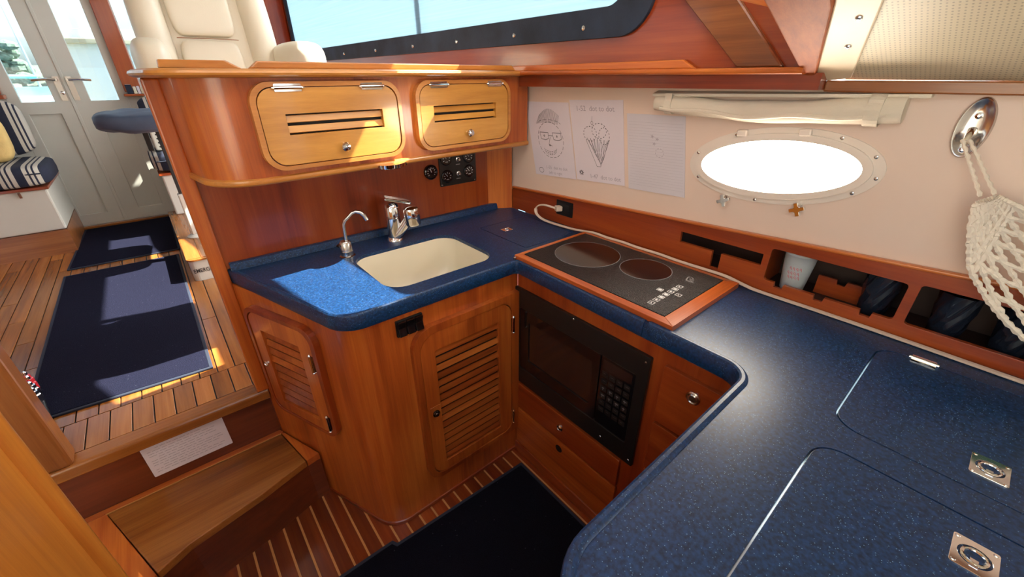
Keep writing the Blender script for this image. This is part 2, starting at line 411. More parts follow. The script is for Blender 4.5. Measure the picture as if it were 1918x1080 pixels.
def meshscreen(name, col, clear):
    m, n, b, L = mat(name); n.nodes.remove(b); out = n.nodes['Material Output']
    tc = n.nodes.new('ShaderNodeTexCoord'); mp = n.nodes.new('ShaderNodeMapping'); mp.inputs['Scale'].default_value = (4, 1.2, 160)
    mp.inputs['Rotation'].default_value = (.05, 0, 0); L(tc.outputs['Object'], mp.inputs[0])
    no = n.nodes.new('ShaderNodeTexNoise'); no.inputs['Scale'].default_value = 1; no.inputs['Detail'].default_value = 3; L(mp.outputs[0], no.inputs['Vector'])
    r = n.nodes.new('ShaderNodeValToRGB'); e = r.color_ramp.elements
    e[0].position = .3; e[0].color = (*[c*.93 for c in col], 1); e[1].position = .7; e[1].color = (*[min(1, c*1.07) for c in col], 1); L(no.outputs[0], r.inputs[0])
    t = n.nodes.new('ShaderNodeBsdfTransparent'); d = n.nodes.new('ShaderNodeBsdfTranslucent'); L(r.outputs[0], d.inputs[0])
    f = n.nodes.new('ShaderNodeBsdfDiffuse'); L(r.outputs[0], f.inputs[0])
    a = n.nodes.new('ShaderNodeMixShader'); a.inputs[0].default_value = .25; L(d.outputs[0], a.inputs[1]); L(f.outputs[0], a.inputs[2])
    x = n.nodes.new('ShaderNodeMixShader'); x.inputs[0].default_value = clear; L(a.outputs[0], x.inputs[1]); L(t.outputs[0], x.inputs[2]); L(x.outputs[0], out.inputs[0])
meshscreen('mesh_screen', (.24, .33, .385), .12)
meshscreen('mesh_diffuser', (.86, .86, .84), .05)  # added windscreen diffuser, lightened to raise the ambient light
def emis(name, col, st):
    m, n, b, L = mat(name); b.inputs['Base Color'].default_value = (.9, .9, .9, 1)
    b.inputs['Emission Color'].default_value = (*col, 1); b.inputs['Emission Strength'].default_value = st
emis('port_glow', (1, .92, .78), 17.0)  # pane emits in place of daylight, for the worktop reflection
def cupmat(name):
    m, n, b, L = mat(name)
    b.inputs['Base Color'].default_value = (.75, .74, .74, 1); b.inputs['Roughness'].default_value = .35; b.inputs['Transmission Weight'].default_value = .25
    b.inputs['Subsurface Weight'].default_value = .2
cupmat('cup_plastic')
def water(name):
    m, n, b, L = mat(name)
    b.inputs['Base Color'].default_value = (.03, .10, .14, 1); b.inputs['Roughness'].default_value = .12
    tc = n.nodes.new('ShaderNodeTexCoord'); no = n.nodes.new('ShaderNodeTexNoise'); no.inputs['Scale'].default_value = 1.5; no.inputs['Detail'].default_value = 5
    L(tc.outputs['Object'], no.inputs['Vector'])
    bp = n.nodes.new('ShaderNodeBump'); bp.inputs['Strength'].default_value = .4; bp.inputs['Distance'].default_value = .2
    L(no.outputs[0], bp.inputs['Height']); L(bp.outputs[0], b.inputs['Normal'])
water('water')
XY = frame((0, 0, 0), (1, 0, 0), (0, 1, 0))

# ================================================================== STRUCTURE
ST = 'structure'
# ---- lower sole: mahogany planks with light strips
fl = thing('floor', 'striped mahogany and holly cabin sole of the galley', None, (0, 0, 0), kind=ST)
MB().box(-1.1, 1.25, -1.6, 1.51, -.06, -.008).build('subfloor', 'dark', fl)
P = .0508
pm = None; sm = None
for k in range(-13, 18):
    x = k*P
    if pm is None:
        pm = MB().box(.0035, P-.0035, -1.5, 1.34, -.012, 0).build('plank', 'sole', fl, bevel=.0006, seg=1); p = pm
        sm = MB().box(-.0035, .0035, -1.5, 1.34, -.012, -.0004).build('light_strip', 'holly', fl); q = sm
    else:
        p = pm.copy(); COL.objects.link(p); p.parent = fl; q = sm.copy(); COL.objects.link(q); q.parent = fl
    p.location.x = x; q.location.x = x
# ---- upper sole (salon) of teak planks with dark caulking
fu = thing('floor', 'varnished teak plank sole of the raised salon', None, (0, 1.5, .44), kind=ST)
MB().box(-1.83, 1.17, 1.50, 4.45, .40, .4355).build('subfloor', 'caulk', fu)
MB().plate(frame((0, 0, 0), (0, 1, 0), (0, 0, 1)), fillet([(1.485, .396), (1.545, .396), (1.545, .44), (1.485, .44)], {3: .012, 0: .006}, 4), w0=-.56, w1=.058).build('nosing', 'teak_x', fu, bevel=0)
bw = .0585; i = 0; x = -.56
bm_ = None
while x < .045:
    if bm_ is None:
        bm_ = MB().box(x, x+bw-.004, 1.549, 1.718, .43, .44).build('plank', 'teak_y', fu, bevel=.0006, seg=1)
    else:
        c = bm_.copy(); COL.objects.link(c); c.parent = fu; c.location.x = x+.56
    x += bw
pw = .0585; protos = {}
x = -1.82
j = 0
while x < 1.16:
    y = 1.722; cut = 1.722+(.5+.9*((j*37) % 10)/10)
    for (a, b) in ((y, cut), (cut+.004, cut+1.2), (cut+1.204, 4.40)):
        MB().box(x, x+pw-.004, a, b, .43, .44).build('plank', 'teak_y', fu, bevel=.0006, seg=1)
    x += pw; j += 1
MB().box(-.64, -.02, 4.36, 4.40, .44, .456).build('door_sill', 'teak_x', fu, bevel=.003)
# ---- riser below the salon sole, lower step
MB().box(-.56, .06, 1.508, 1.53, 0, .396).build('wall_riser', 'deep_x', kind=ST)['label'] = 'dark red wooden riser under the salon sole edge'
# ---- back bulkhead
FB = frame((0, 1.496, 0), (1, 0, 0), (0, 0, 1))
wb = thing('wall_back', 'reddish brown wooden bulkhead behind the sink', None, (.6, 1.496, 0), kind=ST)
MB().plate(FB, [(.058, 0), (1.3, 0), (1.3, 1.468), (.058, 1.468)], w0=-.03, w1=0).build('panel', 'red_z', wb)
MB().box(.026, .066, 1.482, 1.545, .44, 1.468).build('edge_post', 'cherry_z', wb, bevel=.006, seg=3)
# angled corner filler
MB().plate(XY, [(1.115, 1.496), (1.211, 1.44), (1.225, 1.496)], w0=.92, w1=1.25).build('corner_filler', 'cherry_z', wb)
# ---- hull side: white lining with oval opening
FH = frame((1.225, 0, 0), (0, -1, 0), (0, 0, 1))       # a = -y
zt = lambda y: 1.018+(1.434-y)*.0533                     # top line of the rail board
T = math.radians(5.4)
FP = frame((1.225, .395, 1.2585), (0, -cos(T), sin(T)), (0, sin(T), cos(T)))
hole = [(-(FP(a, b).y), FP(a, b).z) for a, b in ell(0, 0, .198, .076, 56)]
MB().plate(FH, [(-1.5, zt(1.5)-.014), (1.0, zt(-1.0)-.014), (1.0, 1.462), (-1.5, 1.45)], [hole], -.03, 0).build('wall_right', 'white_wall', kind=ST)['label'] = 'off white hull lining with oval porthole'
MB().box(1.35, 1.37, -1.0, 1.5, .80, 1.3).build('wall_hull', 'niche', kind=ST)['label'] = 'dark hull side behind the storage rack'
# ---- side deck fascia, ledge and pilothouse side wall
ts = thing('trim_1', 'wooden ledge with rounded nosing along the hull side above the lining', None, (1.16, .9, 1.437), kind=ST)
MB().plate(frame((1.17, 0, 0), (0, -1, 0), (0, 0, 1)), [(-1.496, 1.432), (-.33, 1.440), (-.33, 1.474), (-1.496, 1.474)], w0=-.06, w1=.012).build('fascia', 'red_y', ts)
MB().plate(frame((0, 0, 0), (1, 0, 0), (0, 0, 1)), fillet([(1.122, 1.4715), (1.2, 1.4715), (1.2, 1.4855), (1.122, 1.4855)], {0: .0065, 3: .0065}, 5), w0=-1.47, w1=-.36).build('ledge', 'cherry_y', ts)
MB().plate(frame((1.15, 0, 0), (0, -1, 0), (0, 0, 1)), [(-1.40, 1.485), (-.62, 1.485), (-.66, 1.507), (-1.37, 1.503)], w0=-.014, w1=0).build('fiddle', 'cherry_y', ts, bevel=.003)
FS = frame((1.17, 0, 0), (0, -1, 0), (0, 0, 1))
rake = lambda z: .45+(z-1.6)/.9
win = fillet([(-.79, 1.585), (-4.22, 1.585), (-4.22, 2.40), (-1.50, 2.40), (-1.05, 2.17), (-.735, 2.11), (-.735, 1.93), (-.79, 1.74)], {0: .09, 1: .06, 2: .05, 3: .05, 5: .03, 7: .03}, 6)  # unseen upper outline is shaped to steer the sun patches
MB().plate(FS, [(-.32, 1.474), (-4.45, 1.474), (-4.45, 2.46), (-.60, 2.46), (-.40, 1.60)],
           [win], -.05, 0).build('wall_side', 'red_y', kind=ST)['label'] = 'varnished wooden pilothouse side wall around the long window'
# ---- A pillar between windscreen and side window
MB().plate(FS, [(-.41, 1.486), (-.515, 1.486), (-.755, 1.705), (-.648, 1.705), (-.652, 2.458), (-.60, 2.458), (-.545, 1.63)], (), .0005, .016).build('trim_2', 'brown_y', kind=ST, bevel=.005)['label'] = 'dark raked wooden pillar forward of the side window'
# ---- roof and salon enclosure
MB().box(-1.9, 1.25, .55, 4.5, 2.46, 2.5).build('ceiling', 'white_paint', kind=ST)['label'] = 'white pilothouse roof above the salon'
wl = thing('wall_left', 'port side wall of the salon with long window', None, (-1.85, 3, .4), kind=ST)
MB().plate(frame((-1.83, 0, 0), (0, 1, 0), (0, 0, 1)), [(.45, .0), (4.45, .0), (4.45, 2.46), (.6, 2.46), (.4, 1.6), (.4, 0)], [rr(2.2, 1.6, 4.0, 2.05, .08)], -.04, 0).build('panel', 'cherry_y', wl)
MB().plate(frame((-1.85, 0, 0), (0, 1, 0), (0, 0, 1)), rr(2.2, 1.6, 4.0, 2.05, .08), (), -.003, .003).build('pane', 'tinted', wl)
# aft bulkhead
wa = thing('wall_aft', 'white aft bulkhead with windows beside the double doors', None, (-.33, 4.42, .44), kind=ST)
FA = frame((0, 4.40, 0), (1, 0, 0), (0, 0, 1))
MB().plate(FA, [(-1.87, .4), (1.25, .4), (1.25, 2.46), (-1.87, 2.46)],
           [[(-.643, .456), (-.031, .456), (-.031, 2.19), (-.643, 2.19)], rr(.075, 1.375, 1.0, 2.2, .02), rr(-1.6, 1.375, -.745, 2.2, .02)], -.05, 0).build('panel', 'white_paint', wa)
for (a, b) in ((.075, 1.0), (-1.6, -.745)):
    MB().plate(FA, [(a, 1.375), (b, 1.375), (b, 2.2), (a, 2.2)], (), -.028, -.022).build('pane', 'tinted', wa)
MB().box(-.032, .068, 4.36, 4.40, 1.372, 2.46).build('post', 'red_z', wa, bevel=.005)
MB().box(-.745, -.645, 4.36, 4.40, 1.372, 2.46).build('post', 'red_z', wa, bevel=.005)
MB().box(-.045, 1.1, 4.30, 4.40, 1.345, 1.36).build('shelf_trim', 'cherry_x', wa, bevel=.004)
MB().box(-1.6, -.632, 4.32, 4.40, 1.345, 1.37).build('shelf_trim', 'cherry_x', wa, bevel=.004)
MB().box(1.03, 1.17, 4.30, 4.40, 1.36, 2.46).build('corner_post', 'red_z', wa, bevel=.01)
MB().box(.93, .965, 4.37, 4.40, 1.375, 2.2).build('window_stile', 'brown_z', wa, bevel=.004)
# ---- double doors
def leaf(n, x0, x1, px0, px1, hx, sgn, lab):
    d = thing('door_%d' % n, lab, None, ((x0+x1)/2, 4.40, .458), kind=ST)
    MB().plate(FA, [(x0, .458), (x1, .458), (x1, 2.19), (x0, 2.19)], [[(px0, 1.32), (px1, 1.32), (px1, 2.05), (px0, 2.05)], [(px0+.008, .54), (px1+.004, .54), (px1+.004, 1.243), (px0+.008, 1.243)]], -.04, 0).build('leaf', 'white_paint', d, bevel=.003)
    MB().plate(FA, [(px0, .53), (px1+.01, .53), (px1+.01, 1.25), (px0, 1.25)], (), -.03, -.016).build('recessed_panel', 'white_paint', d)
    MB().plate(FA, [(px0, 1.32), (px1, 1.32), (px1, 2.05), (px0, 2.05)], (), -.022, -.018).build('pane', 'tinted', d)
    if n == 1: MB().plate(FA, [(-.340, .458), (-.322, .458), (-.322, 2.19), (-.340, 2.19)], (), .0, .006).build('astragal', 'white_paint', d, bevel=.002)
    MB().plate(FA, rr(hx-.016, 1.325, hx+.016, 1.475, .004, 2), (), 0, .006).build('handle_plate', 'steel', d)
    h = MB().tube([(hx, 4.39, 1.455), (hx, 4.345, 1.455)], .009); h.tube([(hx, 4.345, 1.455), (hx-sgn*.05, 4.343, 1.458), (hx-sgn*.115, 4.35, 1.453)], .009)
    h.build('lever', 'chrome', d, smooth=True)
    if n == 1: MB().lathe([(.012, 0), (.012, .01), (.006, .014)], (hx+.004, 4.394, 1.375), (0, -1, 0)).build('thumb_turn', 'chrome', d, smooth=True)
    return d
leaf(1, -.643, -.3325, -.58, -.42, -.365, 1, 'white left door leaf with tall pane and lever handle')
leaf(2, -.3325, -.031, -.236, -.080, -.302, -1, 'white right door leaf with tall overexposed pane')
# ---- fore deck: beam and sloping headliner
sl_ = lambda x: 1.459+.448*(1.21-x)
SLX = 0.10
hl = thing('ceiling', 'cream perforated vinyl headliner of the forward deck', None, (.6, 0, 1.46), kind=ST)
def slope(mb, pts, t0, t1):
    n = Vector((.448, 0, 1)).normalized()
    k = len(pts); vs = [Vector((x, y, sl_(x)))+n*t0 for x, y in pts]+[Vector((x, y, sl_(x)))+n*t1 for x, y in pts]
    return mb.add(vs, [tuple(range(k))[::-1], tuple(range(k, 2*k))]+[(i, (i+1) % k, (i+1) % k+k, i+k) for i in range(k)])
fix(slope(MB(), [(1.24, -1.6), (1.215, .30), (1.0, .265), (SLX, .20), (SLX, -1.6)], .004, .03).build('vinyl', 'headliner', hl))
fix(slope(MB(), [(1.212, .358), (1.195, .285), (.94, .215), (SLX, .13), (SLX, .22), (.94, .282)], -.004, .02).build('edge_strip', 'trim_vinyl', hl, bevel=.003))
for (x, y) in ((1.07, .277), (.985, .253), (.9, .23)):
    c = Vector((x, y, sl_(x)-.004)); MB().lathe([(.006, 0), (.005, .003), (.002, .004)], c, (-.41, 0, -.91), 10).build('screw', 'steel', hl)
bm2 = MB(); slope(bm2, [(1.215, .366), (1.213, .356), (.94, .282), (SLX, .215), (SLX, .44), (.92, .38)], -.012, .14)
o = fix(bm2.build('trim_3', 'matte_x', kind=ST, bevel=.005, seg=3)); o['label'] = 'varnished wooden beam at the after edge of the headliner'
MB().box(1.195, 1.222, -1.0, .33, 1.436, 1.459).build('trim_4', 'brown_y', kind=ST, bevel=.003)['label'] = 'narrow dark wooden batten between lining and headliner'
# deck head further inboard and forward cabin shell
MB().plate(XY, [(-1.9, -1.7), (SLX+.03, -1.7), (SLX+.03, .46), (-1.9, .46)], [rr(-.95, -1.30, .06, .28, .05)], 1.955, 1.995).build('ceiling', 'white_paint', kind=ST)['label'] = 'white forward deck head with an added hatch opening that lets in skylight'
MB().plate(XY, rr(-.95, -1.30, .06, .28, .05), (), 1.975, 1.98).build('added_hatch', 'glass', kind=ST)['label'] = 'added deck hatch pane letting skylight into the galley'  # unseen hatch, added and enlarged to brighten the near worktop
MB().box(-1.2, 1.3, -1.66, -1.6, -.1, 2.2).build('wall_front', 'white_paint', kind=ST)['label'] = 'white forward cabin bulkhead behind the viewer'
MB().box(-1.2, -1.14, -1.6, 1.5, -.1, 2.0).build('wall_port', 'white_paint', kind=ST)['label'] = 'white port cabin side forward of the steps'
# ---- raked windscreen: both panes filled with added, unseen mesh to diffuse daylight
FW = frame((0, .42, 1.6), (-1, 0, 0), Vector((0, .2, .86)))    # a = -x, b along the rake
LW = lambda z: (z-1.6)/.86*math.sqrt(.2**2+.86**2)
g3 = rr(-1.12, LW(1.66), .25, LW(2.40), .05); g4 = rr(.32, LW(1.66), 1.2, LW(2.36), .05)
ww = thing('window_6', 'raked windscreen above the galley with wooden frame', None, (.0, .45, 1.6), kind=ST)
MB().plate(FW, [(-1.17, 0), (1.87, 0), (1.87, LW(2.46)), (-1.17, LW(2.46))], [g3, g4], -.02, .02).build('frame', 'cherry_x', ww)
for g in (g3, g4): MB().plate(FW, g, (), -.002, .002).build('mesh_diffuser', 'mesh_diffuser', ww)
# dash closing the gap between beam and windscreen, port part
MB().box(-1.87, SLX+.03, .40, .47, 1.58, 1.995).build('trim_5', 'cherry_x', kind=ST)['label'] = 'wooden windscreen sill across the forward deck edge'
# ---- side window with mesh cover and navy border
w1 = thing('window_2', 'long side window behind a pale blue mesh cover', None, (1.17, 2.5, 1.585), kind=ST)
MB().plate(FS, win, (), -.034, -.028).build('pane', 'glass', w1)
MB().box(1.195, 1.215, 2.06, 2.10, 1.585, 2.40).build('mullion', 'alu', w1)
cv = thing('window_cover', 'pale blue mesh window cover with padded navy border and snaps', 'window cover', (1.165, 2.5, 1.585))
outer = fillet([(-.775, 1.572), (-4.235, 1.572), (-4.235, 2.12), (-3.2, 2.06), (-2.6, 1.92), (-1.3, 1.86), (-.775, 1.80)], {0: .11, 1: .07, 2: .06, 6: .06}, 8)  # unseen top edge dips forward to let full sun past
inner = fillet([(-.875, 1.652), (-4.16, 1.652), (-4.16, 2.07), (-3.2, 2.01), (-2.6, 1.87), (-1.3, 1.81), (-.875, 1.765)], {0: .06, 1: .03, 2: .03, 6: .04}, 8)
MB().plate(FS, inner, (), .002, .005).build('mesh', 'mesh_screen', cv)
MB().plate(FS, outer, [inner], .001, .013).build('border', 'border_cloth', cv, bevel=.004)
for y in (1.02, 1.36, 1.75, 2.15, 2.6, 3.1, 3.7):
    MB().lathe([(.008, 0), (.007, .003), (.003, .005)], FS(-y, 1.603, .013), FS.n, 10).build('snap', 'steel', cv, smooth=True)

# ================================================================== PORTHOLE
w0 = thing('window_1', 'white oval porthole with an emissive pane standing in for daylight', None, (1.225, .395, 1.26), kind=ST)
MB().plate(FP, ell(0, 0, .226, .096, 64), [ell(0, 0, .196, .074, 64)], -.002, .005).build('flange', 'port_plastic', w0, bevel=.002)
MB().plate(FP, ell(0, 0, .205, .082, 64), [ell(0, 0, .186, .0655, 64)], .005, .014).build('ring', 'port_plastic', w0, bevel=.004, seg=3)
MB().plate(FP, ell(0, 0, .197, .075, 64), (), -.012, -.006).build('glass', 'port_glow', w0)
for (px, a) in enumerate((20, 52, 118, 160, 205, 262, 325, 350)):
    t = math.radians(a); MB().lathe([(.0045, 0), (.004, .002), (.0015, .003)], FP(.216*cos(t), .089*sin(t), .005), FP.n, 10).build('screw', 'steel', w0)
for a in (-.085, .06):
    MB().obox(FP(a, .083, .012), FP.u*.013, FP.v*.008, FP.n*.007).build('hinge', 'port_plastic', w0, bevel=.003)
for (y, z) in ((.494, 1.151), (.309, 1.166)):
    c = Vector((1.215, y, z)); mb = MB(); mb.tube([c+Vector((.012, 0, .01)), c], .006)
    pts = [((.017 if i % 6 in (0, 1, 5) else .0085)*cos(2*pi*i/24+.3), (.017 if i % 6 in (0, 1, 5) else .0085)*sin(2*pi*i/24+.3)) for i in range(24)]
    mb.plate(frame(c, (0, -1, .1), (0, .1, 1)), pts, (), 0, .012); mb.build('wing_knob', 'chrome', w0, bevel=.002)

# ================================================================== STEP AND ENTRANCE
stp = thing('step', 'wooden companionway step with framed tread and curved front', 'step', (-.2, 1.3, 0))
front = [(.134, 1.288), (.088, 1.294-.012), (.02, 1.262), (-.07, 1.235), (-.18, 1.212), (-.273, 1.192), (-.358, 1.150), (-.44, 1.09)]
back = [(-.60, 1.506), (.052, 1.506)]
MB().plate(XY, back+[(.134, 1.288)]+[(x, y+.006) for x, y in front[1:]]+[(-.6, 1.0)], (), 0, .19).build('riser', 'deep_x', stp)
MB().plate(XY, [(-.60, 1.507), (.052, 1.507), (.060, 1.485), (-.60, 1.485)], (), .19, .219).build('back_strip', 'cherry_x', stp, bevel=.001)
MB().plate(XY, [(-.47, 1.4835), (.050, 1.4835), (.050, 1.4800), (-.47, 1.4800)], (), .19, .2195).build('light_inlay', 'holly', stp)
tf = [(.0865, 1.281), (.02, 1.262), (-.07, 1.235), (-.18, 1.212), (-.273, 1.192), (-.352, 1.153)]
MB().plate(XY, [(-.465, 1.478), (.049, 1.478)]+tf, (), .19, .2205).build('tread', 'treadwood', stp, bevel=.004, seg=3)
MB().plate(XY, [(.0515, 1.4835), (.0605, 1.4835), (.135, 1.288), (.089, 1.281)], (), .19, .219).build('end_strip', 'cherry_y', stp, bevel=.002)
MB().plate(XY, [(-.60, 1.4835), (-.4685, 1.4835), (-.3545, 1.151), (-.44, 1.09), (-.6, 1.05)], (), .19, .219).build('end_strip', 'cherry_y', stp, bevel=.002)
# small notice on the riser
nt_ = thing('notice', 'white typed notice sheet on the riser above the step', 'notice', (-.215, 1.506, .256))
FN = frame((0, 1.5065, 0), (1, 0, 0), (0, 0, 1))
MB().plate(FN, rr(-.330, .257, -.100, .386, .003, 2), (), 0, .0012).build('sheet', 'paper', nt_)
mb = MB(); rnd = random.Random(3)
for r in range(11):
    z = .374-r*.0100; x = -.318 if r not in (0, 4, 8) else -.295
    while x < -.118:
        l = rnd.uniform(.006, .022)
        if x+l > (-.115 if r % 4 else -.16): break
        mb.ribbon(FN, [(x, z), (x+l, z)], .0018, .0015); x += l+.004
mb.build('typed_lines', 'pencil_faint', nt_, kind='stuff')
# dark post at the port end of the nosing
pst = thing('newel_post', 'dark varnished post standing on the salon sole edge', 'post', (-.51, 1.53, .44))
MB().box(-.560, -.462, 1.487, 1.56, .4405, 1.35).build('shaft', 'brown_z', pst, bevel=.012, seg=3)
# fittings behind the post
ft = thing('valve_fittings', 'red and chrome fittings behind the dark post', 'fittings', (-.56, 1.85, .4505))
MB().plate(XY, [(-.535, 1.64), (-.500, 1.64), (-.592, 2.06), (-.632, 2.06)], (), .4505, .468).build('base', 'black_plastic', ft, bevel=.003)
for i, (x, y, m_) in enumerate(((-.514, 1.665, 'red_paint'), (-.524, 1.71, 'red_paint'), (-.566, 1.895, 'chrome'), (-.577, 1.945, 'chrome'), (-.588, 1.995, 'red_paint'), (-.600, 2.035, 'red_paint'))):
    c = MB().lathe([(.013, 0), (.013, .026), (.010, .030), (.010, .042)], (x, y, .468), n=14).build('cap', m_, ft, smooth=True)
    MB().lathe([(.006, 0), (.006, .012), (.003, .016)], (x, y, .510), n=10).build('pin', 'chrome', c, smooth=True)
# near panel at the viewer's left with rounded edge moulding
npn = thing('locker_panel', 'honey coloured wooden locker side close to the viewer', 'panel', (-.5, .4, 0))
MB().plate(XY, [(-.325, .885), (-.60, .93), (-.60, -.35), (-.30, -.35)], (), 0.001, 1.10).build('side', 'panelwood', npn)
MB().tube([(-.3245, .884, 0.012), (-.3245, .884, 1.10)], .017, 14).build('edge_moulding', 'panelwood', npn, smooth=True)
# ---- carpets
def rug(name, pts, z, label, m='mat_blue', edge='navy_cloth', th=.009, bw=.012):
    r = thing(name, label, 'mat', (sum(p[0] for p in pts)/len(pts), sum(p[1] for p in pts)/len(pts), z))
    n = len(pts); ctr = Vector((sum(p[0] for p in pts)/n, sum(p[1] for p in pts)/n))
    inn = offset(list(pts)+[pts[0]], bw)[:-1]
    inn[0] = offset([pts[-1], pts[0], pts[1]], bw)[1]
    MB().plate(XY, inn, (), z, z+th).build('pile', m, r, bevel=.002)
    MB().plate(XY, pts, [inn], z, z+th*.85).build('binding', edge, r, bevel=.002)
    return r
rug('floor_mat', [(-.61, 1.80), (-.077, 1.757), (-.078, 3.287), (-.617, 3.299)], .4402, 'large navy mat nearest the step, with two sunlit patches')
rug('floor_mat', [(-.612, 3.41), (-.061, 3.395), (-.05, 4.335), (-.576, 4.325)], .4402, 'small navy mat in front of the white doors')
rug('floor_mat', [(-.28, -.4), (.80, -.4), (.803, .898), (.245, .925), (.235, .945), (-.28, .955)], .0002, 'near black mat on the striped galley sole', m='mat_dark')

# ================================================================== SINK CABINET
def hinge(F, a, b, parent, l=.06, vert=True, r=.0045):
    d = F.v if vert else F.u
    c = F(a, b, .0225); mb = MB()
    mb.tube([c-d*l/2, c+d*l/2], r, 10)
    for s in (-1, 1): mb.lathe([(r*.9, 0), (r*1.25, .002), (r*.5, .007)], c+d*s*l/2, d*s, 10)
    mb.plate(F, rr(a-(.009 if vert else l/2), b-(l/2 if vert else .009), a+(.009 if vert else l/2), b+(l/2 if vert else .009), .002, 2), (), .012, .0205)
    return mb.build('hinge', 'chrome', parent, smooth=True)
def louvre_door(F, parent, out, ring_r, inn, in_r, hol, n, mats, base=0.0, ang=35, ringw=.013):
    fr_, dr_, sl_m, axis = mats
    d = MB().plate(F, rr(*inn, in_r), [rr(*hol, .001, 1)], base+.001, base+.018).build('door', dr_, parent, bevel=.0012)
    MB().plate(F, rr(*out, ring_r, 8), [rr(inn[0]-.0022, inn[1]-.0022, inn[2]+.0022, inn[3]+.0022, in_r, 8)], base, base+ringw+.008).build('door_surround', fr_, parent, bevel=.0055, seg=4)
    MB().plate(F, rr(*hol, .001, 1), (), base-.0005, base+.0008).build('shade_backing', 'dark', d)  # black sheet paints the shade in the gaps between slats
    h = (hol[3]-hol[1])/n; t = math.radians(ang)
    proto = None
    for i in range(n):
        b = hol[1]+h*(i+.5)
        t = math.atan2(.0028, h*.38); mb = MB(); mb.obox(F((hol[0]+hol[2])/2, b, base+.0085), F.u*((hol[2]-hol[0])/2), (F.v*cos(t)-F.n*sin(t))*(h*.34/cos(t)), (F.n*cos(t)+F.v*sin(t))*.0022)
        mb.build('slat', sl_m, d, bevel=.0008, seg=1)
    return d
skc = thing('sink_cabinet', 'cherry sink cabinet with rounded corner and louvred doors', 'cabinet', (.5, 1.2, 0))
foot = fillet([(.060, 1.4955), (.2596, .976), (.8460, .976)], {1: .10}, 12)
ring = foot+offset(foot, .018)[::-1]
MB().plate(XY, ring, (), 0.001, .8745).build('body', 'cherry_z', skc, smooth=True)
FD = frame((0, .976, 0), (1, 0, 0), (0, 0, 1))
d1 = louvre_door(FD, skc, (.414, .146, .846, .798), (.06, .004, .004, .075), (.437, .166, .800, .770), (.05, .04, .05, .06), (.488, .206, .744, .704), 16, ('cherry_z', 'cherry_z', 'slatwood_x', 'x'))
MB().plate(FD, rr(.447, .425, .487, .487, .003, 2), (), .018, .0195).build('latch_block', 'cherry_z', d1, bevel=.0006)
mb = MB().lathe([(.013, 0), (.013, .004), (.010, .006), (.009, .0045)], FD(.466, .456, .0195), FD.n, 18); mb.lathe([(.0075, 0), (.0085, .008), (.006, .011)], FD(.466, .456, .0195), FD.n, 16)
mb.build('finger_pull', 'bronze', d1, smooth=True)
hinge(FD, .808, .671, d1); hinge(FD, .808, .226, d1)
FL = frame((.060, 1.4955, 0), (.1996, -.5195, 0), (0, 0, 1))
d2 = louvre_door(FL, skc, (.062, .392, .400, .826), .055, (.078, .406, .378, .808), .045, (.128, .446, .316, .745), 9, ('red_z', 'cherry_z', 'slatwood_x', 'x'))
mb = MB().lathe([(.011, 0), (.011, .004), (.008, .006), (.007, .0035)], FL(.101, .603, .018), FL.n, 16); mb.build('finger_pull', 'chrome', d2, smooth=True)
hinge(FL, .368, .700, d2); hinge(FL, .368, .455, d2)
swp = MB().plate(FD, rr(.380, .793, .466, .848, .003, 2), (), .0, .006).build('switch_panel', 'black_plastic', skc, bevel=.0015)
for i in range(3):
    a = .3845+i*.0275; mb = MB()
    mb.add([FD(a, .797, .006), FD(a+.0235, .797, .006), FD(a+.0235, .844, .006), FD(a, .844, .006), FD(a, .797, .016), FD(a+.0235, .797, .016), FD(a+.0235, .822, .010), FD(a, .822, .010), FD(a+.0235, .844, .017), FD(a, .844, .017)],
           [(0, 3, 2, 1), (0, 1, 5, 4), (4, 5, 6, 7), (7, 6, 8, 9), (2, 3, 9, 8), (1, 2, 8, 6, 5), (0, 4, 7, 9, 3)])
    mb.build('rocker', 'black_gloss', swp, bevel=.001)
sweep(MB(), offset(foot, -.004), [(0, .0012), (.006, .0012), (.006, .02), (0, .016)]).build('base_bead', 'red_x', skc)

# ================================================================== STOVE SIDE CABINET
stc = thing('stove_cabinet', 'red cherry cabinet below the cooktop with drawers and microwave opening', 'cabinet', (1.0, .6, 0))
FX = frame((.8475, 0, 0), (0, -1, 0), (0, 0, 1))
Y = lambda y: -y
MB().plate(FX, [(-.9755, .001), (-.19, .001), (-.19, .8745), (-.9755, .8745)], [[(-.972, .402), (-.440, .402), (-.440, .800), (-.972, .800)]], -.018, 0).build('face', 'red_z', stc)
MB().box(.832, .8474, .19, .974, .001, .055).build('toe_board', 'red_y', stc, bevel=.004)
def drawer(y0, y1, z0, z1, pull, m='red_y'):
    d = MB().plate(FX, rr(-y1, z0, -y0, z1, .004, 2), (), .0005, .013).build('drawer', m, stc, bevel=.004, seg=3)
    if pull:
        py, pz, kind = pull
        if kind == 'hole':
            MB().lathe([(.016, 0), (.016, .001), (.011, .0012)], FX(-py, pz, .0125), FX.n, 20).build('finger_hole', 'dark', d)
        else:
            o = MB()
            r = .014 if kind == 'knob' else .018
            o.lathe([(r, 0), (r, .003), (r*.8, .005), (r*.72, .0035)], FX(-py, pz, .013), FX.n, 20)
            o.lathe([(r*.60, 0), (r*.66, .004), (r*.5, .006)], FX(-py, pz, .013), FX.n, 16)
            o.build('ring_pull', 'steel', d, smooth=True)
drawer(.467, .966, .262, .384, (.723, .327, 'knob')); drawer(.467, .966, .060, .254, (.722, .219, 'hole'), 'cherry_y')
drawer(.200, .388, .626, .812, (.300, .765, 'ring')); drawer(.200, .388, .436, .616, (.30, .53, 'ring')); drawer(.200, .388, .06, .426, (.30, .34, 'ring'))
